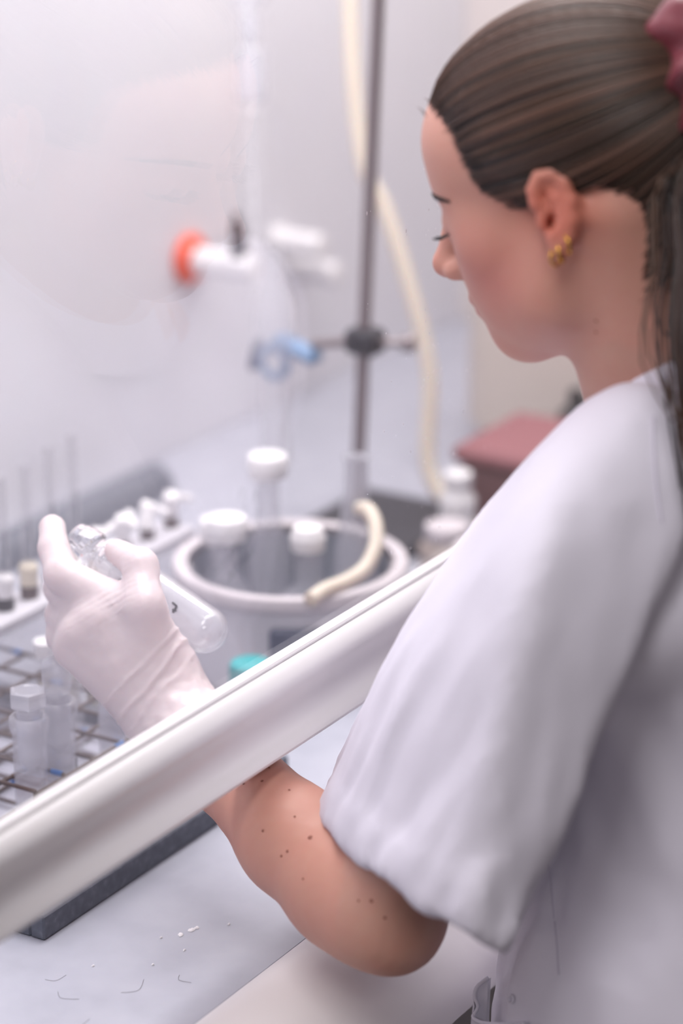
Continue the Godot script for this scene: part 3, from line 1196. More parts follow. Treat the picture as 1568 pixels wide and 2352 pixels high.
# ---------------------------------------------------------------- lab coat
func coat_solid() -> Callable:
	var yoke := Field.new()
	var nb := NECK_BASE
	yoke.cone(nb + Vector3(-0.030, -0.038, 0.006), SHOULDER + Vector3(0.055, -0.045, 0.020), 0.045, 0.050, 0.03)
	yoke.cone(nb + Vector3(0.030, -0.038, 0.006), SHOULDER_R + Vector3(-0.01, -0.04, 0), 0.045, 0.058, 0.03)
	yoke.cone(nb + Vector3(0, -0.065, 0.03), nb + Vector3(0.01, -0.12, 0.045), 0.070, 0.082, 0.05)
	yoke.cone(nb + Vector3(-0.004, -0.050, -0.020), nb + Vector3(0.0, -0.13, -0.030), 0.064, 0.085, 0.04)
	# left sleeve: flat panels of cloth that meet in a pressed crease, each with a point and an outward normal
	var at_a := Vector3(1.1852, 1.1743, 0.2243)
	var n_a := Vector3(-0.8472, 0.2427, -0.4726)
	var at_b := Vector3(1.2073, 1.3015, 0.2238)
	var n_b := Vector3(-0.5741, 0.1030, 0.8123)
	var at_c := Vector3(1.2576, 1.2243, 0.1202)
	var n_c := Vector3(-0.3917, 0.3255, -0.8606)
	var at_c2 := Vector3(1.2929, 1.3193, 0.1954)
	var n_c2 := Vector3(-0.1825, 0.6511, -0.7367)
	var at_d := Vector3(1.2425, 1.2124, 0.2599)
	var n_d := Vector3(0.3750, -0.3581, 0.8551)
	var at_b2 := Vector3(1.2073, 1.3015, 0.2238)
	var n_b2 := Vector3(-0.3683, 0.7336, 0.5711)
	var at_hem := Vector3(1.2405, 1.0545, 0.0638)
	var n_hem := Vector3(-0.4611, -0.8652, -0.1970)
	var sr_a := SHOULDER_R
	var sr_b := ELBOW_R.lerp(SHOULDER_R, 0.12)
	var axr := (sr_b - sr_a).normalized()
	return func(p: Vector3) -> float:
		# trunk
		var y := p.y
		var cx := steps(y, [0.95, 1.15], [1.412, 1.432])
		var cz := steps(y, [0.46, 0.85, 0.95, 1.15], [0.285, 0.264, 0.258, 0.252])
		var hw := steps(y, [0.46, 0.85, 0.95, 1.05, 1.15], [0.230, 0.178, 0.152, 0.130, 0.130])
		var hd := steps(y, [0.46, 0.85, 0.95, 1.05, 1.15], [0.180, 0.138, 0.125, 0.113, 0.112])
		var ex := steps(y, [0.9, 1.1], [3.0, 2.3])
		var qx := absf(p.x - cx) / hw
		var qz := absf(p.z - cz) / hd
		var rr := pow(pow(qx, ex) + pow(qz, ex), 1.0 / ex)
		var d := (rr - 1.0) * hd * 0.95
		d = smax(d, y - 1.225, 0.05)
		d = smin(d, yoke.d(p), 0.055)
		# folds of the trunk: long and slanting
		if absf(d) < 0.05:
			var s := p - Vector3(cx, 0, cz)
			var lane := Vector3(s.x * 16.0 + s.y * 5.0, s.y * 3.0, s.z * 16.0 + s.y * 7.0)
			d += 0.0075 * folds.get_noise_3dv(lane) * clampf((1.30 - y) / 0.25, 0.15, 1.0)
		# left sleeve and shoulder
		var e := smax((p - at_a).dot(n_a) - 0.014, (p - at_b).dot(n_b) - 0.002, 0.012)
		e = smax(e, (p - at_c).dot(n_c), 0.045)
		e = smax(e, (p - at_c2).dot(n_c2), 0.050)
		e = smax(e, (p - at_b2).dot(n_b2), 0.060)
		e = smax(e, (p - at_d).dot(n_d), 0.009)
		e = smax(e, p.x - 1.335, 0.03) - 0.004
		var low := (p - at_hem).dot(n_hem)
		if absf(e) < 0.03:
			var grow := clampf(1.0 + low / 0.20, 0.0, 1.0)
			var q := p - at_hem
			e += (0.0015 + 0.0060 * grow) * folds.get_noise_3dv(Vector3(q.x * 22.0 + q.y * 3.0, q.y * 4.5 + q.z * 3.0, q.z * 22.0 - q.y * 9.0))
			e += 0.0016 * grow * folds.get_noise_3dv(Vector3(q.x * 55.0, q.y * 14.0, q.z * 60.0) + Vector3(5, 5, 5))
			e -= 0.0016 * smoothstep(-0.030, -0.027, low) * grow
		# hem: cut by a slanting plane and hollow inside
		var inside := -e - 0.0125
		e = smax(e, low + 0.0022 * sin(p.z * 130.0 + p.x * 60.0), 0.006)
		if low > -0.09:
			e = maxf(e, inside)
		# right sleeve
		var pb := p - sr_a
		var l2 := sr_a.distance_to(sr_b)
		var g := clampf(pb.dot(axr) / l2, 0.0, 1.0)
		var e2 := (pb - axr * (g * l2)).length() - lerpf(0.064, 0.060, g)
		d = smin(d, e, lerpf(0.008, 0.03, smoothstep(1.215, 1.27, y)))
		d = smin(d, e2, 0.03)
		# the neck is open, and the skirt ends below the knee
		d = maxf(d, 0.46 - y)
		return d


func make_coat(person: Node3D) -> void:
	var f := coat_solid()
	var b := Build.new()
	net(f, Vector3(1.12, 0.86, 0.03), Vector3(1.70, 1.40, 0.42), 0.0055, b)
	var c := Build.new()
	net(f, Vector3(1.15, 0.44, 0.05), Vector3(1.70, 0.875, 0.50), 0.012, c)
	b.smooth()
	c.smooth()
	var coat := on(person, "lab_coat", join([[b.mesh()], [c.mesh()]]), M.coat)
	# stand collar
	var col := Build.new()
	var n := 60
	var rows := 7
	for k in 2:
		for j in rows:
			for i in n:
				var a := TAU * i / n
				var t := j / float(rows - 1)
				var rr := 0.072 - 0.014 * t - (0.0 if k == 0 else 0.0028)
				var q := Vector3(1.395 + cos(a) * rr, lerpf(1.305, 1.345, t) + 0.50 * sin(a) * rr, 0.225 + sin(a) * rr * 1.04)
				q.y += 0.0012 * sin(a * 3.0)
				col.add(q)
	for k in 2:
		for j in rows - 1:
			for i in n:
				var i2 := (i + 1) % n
				var o := k * rows * n
				if k == 0:
					col.quad(o + j * n + i, o + (j + 1) * n + i, o + (j + 1) * n + i2, o + j * n + i2)
				else:
					col.quad(o + j * n + i, o + j * n + i2, o + (j + 1) * n + i2, o + (j + 1) * n + i)
	for i in n:
		var i2 := (i + 1) % n
		var o := (rows - 1) * n
		var o2 := (2 * rows - 1) * n
		col.quad(o + i, o2 + i, o2 + i2, o + i2)
	obj("collar", col.mesh(), M.coat, coat)
	coat_details(person, coat, f)
	coat_print(coat, f)


# print on the chest: swirl emblem and two lines of lettering, on the side turned to the glass
func coat_print(coat: Node3D, f: Callable) -> void:
	var at := touch(f, Vector3(1.455, 1.135, 0.05), Vector3(0, 0, 1))
	var n := slope(f, at)
	var turn := Basis(Vector3.UP.cross(n).normalized(), Vector3.UP, n).orthonormalized()
	var font := SystemFont.new()
	font.font_names = PackedStringArray(["Droid Sans"])
	var lines := ["\u00d6rebro", "universitet"]
	for i in 2:
		var t := TextMesh.new()
		t.text = lines[i]
		t.font = font
		t.font_size = 16
		t.pixel_size = 0.00085
		t.depth = 0.0006
		var o := obj("lettering", t, M.print, coat)
		o.transform = Transform3D(turn, at + n * 0.0016 + turn.y * (0.004 - 0.017 * i))
	var sw := []
	var rad := []
	for i in 30:
		var a := 0.6 + 4.6 * i / 29.0
		sw.append(at + n * 0.0018 + turn * Vector3(-0.034 + 0.010 * cos(a), 0.012 + 0.014 * sin(a), 0))
		rad.append(0.0006 + 0.0022 * sin(PI * i / 29.0))
	obj("emblem", tube(sw, rad, 8).mesh(), M.print, coat)


# seams, side pocket and snap of the coat
func coat_details(person: Node3D, coat: Node3D, f: Callable) -> void:
	var into := Vector3(0.8056, -0.3305, -0.4917)
	for line in [[Vector3(1.2763, 1.3387, 0.2569), Vector3(1.2713, 1.3237, 0.2589), Vector3(1.2668, 1.3081, 0.2619), Vector3(1.2636, 1.2949, 0.2655), Vector3(1.2613, 1.2838, 0.2691)], [Vector3(1.2354, 1.0908, 0.2242), Vector3(1.2314, 1.0746, 0.2287), Vector3(1.2274, 1.0584, 0.2329), Vector3(1.2230, 1.0423, 0.2367), Vector3(1.2187, 1.0261, 0.2405), Vector3(1.2142, 1.0099, 0.2440)]]:
		var pts := []
		for p: Vector3 in curve(line, 30):
			pts.append(touch(f, p, into) - into * 0.0002)
		obj("seam", tube(pts, 0.0006, 6).mesh(), M.coat_thread, coat)
	# open side pocket, its rim standing away from the coat
	var rim := curve([Vector3(1.3035, 0.9510, 0.1451), Vector3(1.3000, 0.9449, 0.1394), Vector3(1.2989, 0.9378, 0.1383), Vector3(1.2982, 0.9323, 0.1410), Vector3(1.2950, 0.9264, 0.1395), Vector3(1.2858, 0.9300, 0.1505), Vector3(1.2759, 0.9392, 0.1689), Vector3(1.2639, 0.9524, 0.1912)], 40)
	var b := Build.new()
	var rows := 12
	for k in 2:
		for i in rim.size():
			for j in rows:
				var t := j / float(rows - 1)
				var p: Vector3 = rim[i]
				var hang := p + Vector3(0.010 * t, -0.15 * t, 0.006 * t) + Vector3(-0.006, 0, -0.004) * sin(t * PI) + Vector3(0.0016, 0, 0.0010) * k
				hang += Vector3(1, 0, 0.6) * 0.002 * sin(i * 0.5 + t * 3.0)
				b.add(hang)
	var n := rim.size() * rows
	for i in rim.size() - 1:
		for j in rows - 1:
			var q := i * rows + j
			b.quad(q, q + 1, q + rows + 1, q + rows)
			b.quad(n + q, n + q + rows, n + q + rows + 1, n + q + 1)
	obj("pocket", b.mesh(), M.coat, coat)
	obj("pocket_rim", tube(rim, 0.0013, 8).mesh(), M.coat, coat)
	var sp := touch(f, Vector3(1.2275, 0.9787, 0.2054), into)
	var sn := slope(f, sp)
	var ring := []
	var fr := along(sn, sp + sn * 0.001)
	for i in 17:
		var a := TAU * i / 16.0
		ring.append(fr * Vector3(cos(a) * 0.0024, 0, sin(a) * 0.0024))
	obj("snap", tube(ring, 0.0007, 8, false).mesh(), M.coat, coat)


# ---------------------------------------------------------------- gloved hand
func make_glove(person: Node3D) -> void:
	var f := Field.new()
	var W := WRIST
	var I := [Vector3(1.3207, 1.1333, -0.1364), Vector3(1.3173, 1.1464, -0.1832), Vector3(1.3320, 1.1567, -0.2007), Vector3(1.3466, 1.1649, -0.2128)]
	var D := [Vector3(1.3107, 1.1245, -0.1468), Vector3(1.3310, 1.1310, -0.1945), Vector3(1.3631, 1.1263, -0.2105), Vector3(1.3742, 1.1291, -0.2004)]
	var R := [Vector3(1.3061, 1.1143, -0.1596), Vector3(1.3335, 1.1104, -0.1968), Vector3(1.3646, 1.1051, -0.2143), Vector3(1.3718, 1.1088, -0.2049)]
	var L := [Vector3(1.3075, 1.1011, -0.1689), Vector3(1.3295, 1.0967, -0.1949), Vector3(1.3570, 1.0916, -0.2074), Vector3(1.3640, 1.0937, -0.2015)]
	var T := [Vector3(1.3293, 1.0887, -0.1126), Vector3(1.3170, 1.1384, -0.1173), Vector3(1.3335, 1.1579, -0.1319), Vector3(1.3479, 1.1580, -0.1612)]
	# palm: one bar to each knuckle
	f.cone(W, I[0], 0.0225, 0.0135, 0.012)
	f.cone(W, D[0], 0.0235, 0.0140, 0.014)
	f.cone(W, R[0], 0.0235, 0.0140, 0.014)
	f.cone(W + Vector3(0, -0.004, -0.004), L[0], 0.0225, 0.0130, 0.014)
	f.cone(W, T[0], 0.022, 0.020, 0.014)
	f.cone(T[0], T[1], 0.0195, 0.0125, 0.014)
	f.cone(T[0], I[0].lerp(W, 0.42), 0.016, 0.013, 0.012)
	for c in [[T]]:
		f.cone(c[0][1], c[0][2], 0.0125, 0.0112, 0.007)
		f.cone(c[0][2], c[0][3], 0.0112, 0.0082, 0.005)
	for c in [[I, 0.0118], [D, 0.0118], [R, 0.0112], [L, 0.0100]]:
		var r: float = c[1]
		f.cone(c[0][0], c[0][1], r * 1.08, r, 0.006)
		f.cone(c[0][1], c[0][2], r, r * 0.88, 0.004)
		f.cone(c[0][2], c[0][3], r * 0.88, r * 0.76, 0.003)
	# cuff up the forearm
	var up := (ELBOW - WRIST).normalized()
	f.cone(W, W + up * 0.05, 0.0245, 0.0285, 0.012)
	var solid := func(p: Vector3) -> float:
		var d := f.d(p)
		if absf(d) < 0.006:
			# thin rubber wrinkles where the rubber folds
			var q := p - W
			var web := exp(-(p - Vector3(1.3032, 1.1429, -0.1369)).length_squared() / 0.0008)
			var ph := (p.dot(Vector3(0.0018, -0.8286, 0.5599)) + 0.0012 * folds.get_noise_3dv(q * 60.0)) * 1750.0
			d -= 0.00050 * web * (0.6 + 0.8 * folds.get_noise_3dv(q * 45.0)) * sin(ph)
			var tw := exp(-(p - T[1].lerp(T[2], 0.25)).length_squared() / 0.00022)
			d -= 0.00042 * tw * sin((p.y * 0.8 + p.z * 0.7) * 1500.0)
			d += 0.0005 * folds.get_noise_3dv(q * 70.0)
			# long folds across the wrist
			var s := q.dot(up)
			var wv := 0.0016 * folds.get_noise_3dv(q * 28.0)
			var side := p.dot(Vector3(-0.8, 0.33, 0.5)) - W.dot(Vector3(-0.8, 0.33, 0.5))
			var seen := smoothstep(-0.012, 0.010, side)
			d -= 0.0012 * seen * exp(-pow(((p - Vector3(1.2888, 1.0805, -0.1286)).dot(Vector3(-0.1689, 0.6674, -0.7253)) + wv) / 0.0011, 2))
			d -= 0.0014 * seen * exp(-pow(((p - Vector3(1.2913, 1.0712, -0.1183)).dot(Vector3(-0.2204, 0.6032, -0.7665)) + wv * 1.5) / 0.0014, 2))
			d -= 0.0008 * seen * exp(-pow(((p - Vector3(1.2917, 1.0635, -0.1126)).dot(Vector3(-0.2159, 0.6092, -0.7631)) - wv * 2.0) / 0.0013, 2))
			d -= 0.0016 * smoothstep(-0.005, 0.02, s) * folds.get_noise_3dv(q * 60.0)
			# rolled end
			d = maxf(d, s - 0.040 + 0.004 * folds.get_noise_3dv(q * 40.0 + Vector3(3, 3, 3)))
		else:
			d = maxf(d, (p - W).dot(up) - 0.042)
		return d
	var b := Build.new()
	net(solid, Vector3(1.27, 1.02, -0.245), Vector3(1.41, 1.20, -0.05), 0.0017, b)
	b.smooth()
	on(person, "glove", b.mesh(), M.glove)


# ---------------------------------------------------------------- legs, shoes, right hand: below and behind what the photograph shows
func make_lower(person: Node3D) -> void:
	var f := Field.new()
	for s in [-1, 1]:
		var hip := Vector3(1.415 + 0.085 * s, 0.80, 0.275)
		var knee := Vector3(1.415 + 0.09 * s, 0.44, 0.265)
		var ankle := Vector3(1.415 + 0.09 * s, 0.07, 0.30)
		f.cone(hip, knee, 0.085, 0.062, 0.02)
		f.cone(knee, ankle, 0.062, 0.052, 0.02)
	var b := Build.new()
	net(f.d, Vector3(1.2, 0.05, 0.15), Vector3(1.63, 0.90, 0.40), 0.014, b)
	on(person, "trousers", b.mesh(), M.trousers)
	for s in [-1, 1]:
		var g := Field.new()
		var x: float = 1.415 + 0.09 * s
		g.ball(Vector3(x, 0.03, 0.25), Vector3(0.042, 0.042, 0.12), 0.02)
		g.ball(Vector3(x, 0.05, 0.31), Vector3(0.038, 0.06, 0.05), 0.03)
		var cut := func(p: Vector3) -> float: return maxf(g.d(p), 0.001 - p.y)
		var c := Build.new()
		net(cut, Vector3(x - 0.06, -0.005, 0.11), Vector3(x + 0.06, 0.13, 0.40), 0.008, c)
		on(person, "shoe", c.mesh(), M.shoe)
	# right glove, arm hanging beside the body
	var h := Field.new()
	var w := WRIST_R
	var dn := (WRIST_R - ELBOW_R).normalized()
	var sd := dn.cross(Vector3(0, 0, 1)).normalized()
	var pl := sd.cross(dn).normalized()
	for k in 4:
		var o := (k - 1.5) * 0.019
		var m := w + dn * 0.085 + pl * o
		h.cone(w, m, 0.021, 0.013, 0.012)
		var a := m + dn * 0.040 + sd * 0.008
		var ln: float = [0.030, 0.036, 0.033, 0.024][k]
		h.cone(m, a, 0.0115, 0.0105, 0.005)
		h.cone(a, a + dn * ln * 0.8 + sd * 0.022, 0.0105, 0.0085, 0.004)
	h.cone(w + dn * 0.02, w + dn * 0.055 - pl * 0.040 + sd * 0.01, 0.016, 0.012, 0.012)
	h.cone(w + dn * 0.055 - pl * 0.040 + sd * 0.01, w + dn * 0.095 - pl * 0.045 + sd * 0.025, 0.012, 0.009, 0.005)
	h.cone(w, w - dn * 0.05, 0.0255, 0.029, 0.01)
	var e := Build.new()
	net(h.d, w - Vector3(0.14, 0.2, 0.18), w + Vector3(0.14, 0.12, 0.16), 0.005, e)
	on(person, "glove", e.mesh(), M.glove)


# ---------------------------------------------------------------- tray, wire rack, tubes
func build_rack_and_tubes() -> void:
	# dark tray under the rack
	var x0 := 1.200
	var x1 := 1.488
	var z0 := -0.1174
	var z1 := -0.395
	var h := 0.0172
	var lip := 0.011
	var tray := thing("spill_tray", "dark slate-grey tray with a raised lip, under the wire tube rack", "tray", Vector3((x0 + x1) / 2, B, (z0 + z1) / 2))
	obj("tray_base", box(Vector3(x1 - x0 - 0.004, 0.005, z0 - z1 - 0.004), 0.0005), M.tray_floor, tray, Vector3(0, 0.0027, 0))
	for s in [-1, 1]:
		obj("lip", box(Vector3(x1 - x0, h, lip), 0.0012), M.slate, tray, Vector3(0, h / 2, s * ((z0 - z1) / 2 - lip / 2)))
		obj("lip", box(Vector3(lip, h, z0 - z1 - 2 * lip), 0.0012), M.slate, tray, Vector3(s * ((x1 - x0) / 2 - lip / 2), h / 2, 0))
	# wire rack
	var rx := 1.2728
	var rz := -0.1773
	var p := 0.031
	var nx := 6
	var nz := 6
	var top := 1.0079
	var low := B + 0.0075
	var rack := thing("tube_rack", "brown wire test tube rack with blue coated ends, standing in the dark tray", "rack", Vector3(rx, B, rz))
	var o := Vector3(rx, B, rz)
	for lv in [top, low]:
		for j in nz + 1:
			obj("wire", tube([Vector3(rx, lv, rz - j * p) - o, Vector3(rx + nx * p, lv, rz - j * p) - o], 0.0015, 8).mesh(), M.wire, rack)
		for i in nx + 1:
			obj("wire", tube([Vector3(rx + i * p, lv + 0.0022, rz) - o, Vector3(rx + i * p, lv + 0.0022, rz - nz * p) - o], 0.0015, 8).mesh(), M.wire, rack)
	for i in [0, nx]:
		for j in [0, nz]:
			var q := Vector3(rx + i * p, low - 0.0018, rz - j * p) - o
			obj("post", tube([q, q + Vector3(0, top - low + 0.003, 0)], 0.0017, 8).mesh(), M.wire, rack)
	# blue dipped stretches of wire
	var rng := RandomNumberGenerator.new()
	rng.seed = 77
	var stretch := tube([Vector3(-0.0045, 0, 0), Vector3(0.0045, 0, 0)], 0.0019, 8).mesh()
	for lv in [top, low]:
		for i in nx + 1:
			for j in nz + 1:
				if (i == 0 and j == 0) or rng.randf() < 0.45:
					continue
				var along_z := rng.randf() < 0.7
				var e := obj("blue_coating", stretch, M.wire_blue, rack, Vector3(i * p, lv + (0.0022 if along_z else 0.0) - B, -j * p + (-0.006 if along_z and j < nz else 0.0)))
				if along_z:
					e.rotation.y = PI / 2
	# stoppered tubes in the rack
	var c := func(i: int, j: int) -> Vector3: return Vector3(rx + (i + 0.5) * p, low + 0.0020, rz - (j + 0.5) * p)
	stoppered(c.call(0, 0), "frosted glass tube with hexagonal stopper in the rack's front corner", true)
	stoppered(c.call(1, 0), "glass tube with tall round stopper behind the hexagonal-stoppered tube", false)
	var t := thing("test_tube", "plain frosted test tube in the rack below the gloved wrist", "test tube", c.call(3, 0), "tubes in the wire rack")
	obj("glass_wall", lathe(tube_profile(0.0105, 0.084, 0.0012), 36), M.frosted_glass, t)
	var u := thing("test_tube", "empty clear test tube in the far part of the rack behind the wrist", "test tube", c.call(4, 2), "tubes in the wire rack")
	obj("glass_wall", lathe(tube_profile(0.0105, 0.078, 0.0012), 36), M.tube_glass, u)
	held_tube()
	manifold()


func tube_profile(r: float, h: float, w: float) -> Array:
	var a := []
	for i in 9:
		var t := PI / 2 * i / 8.0
		a.append([maxf(r * sin(t), 0.00001), r - r * cos(t)])
	a.append([r, h - 0.001])
	a.append([r + 0.0006, h])
	a.append([r - w, h])
	a.append([r - w, h - 0.001])
	for i in 9:
		var t := PI / 2 * (8 - i) / 8.0
		a.append([maxf((r - w) * sin(t), 0.00001), r - (r - w) * cos(t)])
	return a


func stoppered(at: Vector3, label: String, hexed: bool) -> void:
	var t := thing("stoppered_tube", label, "test tube", at, "stoppered tubes in the wire rack")
	var y := func(v: float) -> float: return v - 0.0151 - at.y
	var r := 0.0112
	var prof := []
	for i in 9:
		var a := PI / 2 * i / 8.0
		prof.append([maxf(r * sin(a), 0.00001), r - r * cos(a)])
	prof.append_array([[r, y.call(1.036)], [r * 1.06, y.call(1.040)], [r * 1.0, y.call(1.044)], [r * 1.03, y.call(1.058)], [r * 1.10, y.call(1.0595)], [0.0134, y.call(1.0625)], [0.0137, y.call(1.0655)], [0.0132, y.call(1.0690)], [0.0118, y.call(1.0705)], [0.0094, y.call(1.0708)], [0.0090, y.call(1.066)], [0.0082, y.call(1.041)], [0.0098, y.call(1.036)]])
	for i in 9:
		var a := PI / 2 * (8 - i) / 8.0
		prof.append([maxf(0.0098 * sin(a), 0.00001), r - 0.0098 * cos(a)])
	obj("glass_wall", lathe(prof, 40), M.frosted_glass, t)
	# ground inner plug
	var plug := [[0.00001, y.call(1.0305)], [0.0025, y.call(1.032)], [0.0074, y.call(1.0375)], [0.0080, y.call(1.042)], [0.0086, y.call(1.066)], [0.0084, y.call(1.073)], [0.0086, y.call(1.0765)], [0.0001, y.call(1.0765)]]
	var st := obj("stopper", lathe(plug, 36), M.milky_glass, t)
	if hexed:
		var b := Build.new()
		var rows := [[0.0090, 1.0762], [0.0128, 1.0785], [0.0134, 1.0800], [0.0134, 1.0862], [0.0126, 1.0884], [0.0098, 1.0888], [0.0090, 1.0880], [0.00001, 1.0880]]
		for q in rows:
			for k in 6:
				var a := TAU * (k + 0.35) / 6.0
				b.add(Vector3(q[0] * cos(a), y.call(q[1]), q[0] * sin(a)))
		for i in rows.size() - 1:
			for k in 6:
				var m := (k + 1) % 6
				b.quad(i * 6 + k, (i + 1) * 6 + k, (i + 1) * 6 + m, i * 6 + m)
		b.flat()
		obj("stopper_head", b.mesh(), M.milky_glass, st)
		obj("rim_edge", lathe([[0.0084, y.call(1.0881)], [0.0094, y.call(1.0889)], [0.0104, y.call(1.0889)], [0.0108, y.call(1.0882)]], 6), M.milky_glass, st)
	else:
		obj("stopper_head", lathe([[0.0086, y.call(1.0765)], [0.0096, y.call(1.079)], [0.0098, y.call(1.085)], [0.0097, y.call(1.0940)], [0.0090, y.call(1.0980)], [0.0070, y.call(1.1000)], [0.0045, y.call(1.0995)], [0.00001, y.call(1.0990)]], 36), M.frosted_glass, st)
		obj("liquid", lathe([[0.00001, 0.0015], [0.006, 0.003], [0.0094, 0.009], [0.0096, y.call(1.040)], [0.009, y.call(1.041)], [0.00001, y.call(1.041)]], 30), M.frosted_glass, t)
		# felt-pen marks on the side that faces the room
		for k in 2:
			var a0 := 0.62
			var yy: float = y.call(1.022 - 0.012 * k)
			var pts := []
			for i in 7:
				var s := i / 6.0
				var a := a0 + (0.22 * sin(s * PI) if k == 1 else 0.05 * s)
				pts.append(Vector3(cos(a) * 0.0116, yy + 0.008 * (s - 0.5), sin(a) * 0.0116))
			obj("pen_mark", tube(pts, 0.0008, 6).mesh(), M.ink, t)
			var bar := []
			for i in 5:
				var a := a0 - 0.14 + 0.32 * i / 4.0
				bar.append(Vector3(cos(a) * 0.0116, yy - 0.003, sin(a) * 0.0116))
			obj("pen_mark", tube(bar, 0.0007, 6).mesh(), M.ink, t)


const TUBE_RING := Vector3(1.3563, 1.1465, -0.1783)
const TUBE_END := Vector3(1.3612, 1.1101, -0.1012)


func held_tube() -> void:
	var d := (TUBE_RING - TUBE_END).normalized()
	var end := TUBE_END - d * 0.0150
	var t := thing("test_tube", "large test tube with white frosty inside, held in the gloved hand", "test tube", end)
	var fr := along(d, Vector3.ZERO)
	var l := end.distance_to(TUBE_RING)
	var r := 0.0158
	var prof := []
	for i in 13:
		var a := PI / 2 * i / 12.0
		prof.append([maxf(r * sin(a), 0.00001), r - r * cos(a)])
	prof.append_array([[r, l - 0.014], [r * 0.92, l - 0.009], [r * 0.92, l - 0.004], [r * 1.04, l - 0.003], [r * 1.10, l], [r * 1.04, l + 0.003], [r * 0.92, l + 0.0035], [r * 0.82, l + 0.003], [r * 0.80, l - 0.010], [r * 0.90, l - 0.016]])
	for i in 13:
		var a := PI / 2 * (12 - i) / 12.0
		prof.append([maxf(r * 0.90 * sin(a), 0.00001), r - r * 0.90 * cos(a) + 0.0006])
	obj("glass_wall", lathe(prof, 56), M.tube_glass, t).transform = fr
	# frosty film inside, ending above the thick round bottom
	var film := []
	for i in 10:
		var a := PI / 2 * (0.16 + 0.84 * i / 9.0)
		film.append([r * 0.88 * sin(a), r + 0.001 - r * 0.88 * cos(a)])
	film.append_array([[r * 0.88, l * 0.5], [r * 0.88, l - 0.018], [r * 0.80, l - 0.012]])
	obj("frost_film", lathe(film, 48), M.milky_glass, t).transform = fr
	# clear hollow stopper
	var st := [[r * 0.55, l - 0.016], [r * 0.76, l - 0.013], [r * 0.78, l + 0.001], [r * 0.70, l + 0.004], [r * 0.72, l + 0.007], [r * 0.86, l + 0.0085], [r * 0.90, l + 0.011], [r * 0.84, l + 0.021], [r * 0.72, l + 0.026], [r * 0.40, l + 0.0275], [0.00001, l + 0.0275]]
	obj("stopper", lathe(crisp(st, 0.0008), 12), M.solid_glass, t).transform = fr
	# handwritten mark
	for q in [[Vector3(1.3472, 1.1372, -0.1311), Vector3(1.3477, 1.1358, -0.1294), Vector3(1.3480, 1.1345, -0.1279)], [Vector3(1.3480, 1.1345, -0.1279), Vector3(1.3461, 1.1325, -0.1287), Vector3(1.3451, 1.1307, -0.1291)], [Vector3(1.3456, 1.1328, -0.1298), Vector3(1.3462, 1.1324, -0.1286), Vector3(1.3467, 1.1320, -0.1274)]]:
		var pts := []
		for p: Vector3 in q:
			# lay the stroke on the glass
			var ax := (p - end).dot(d)
			var off := (p - end - d * ax).normalized()
			pts.append(d * (ax - 0.0150) + off * (r + 0.0001))
		obj("pen_mark", tube(pts, 0.0008, 6).mesh(), M.ink, t)


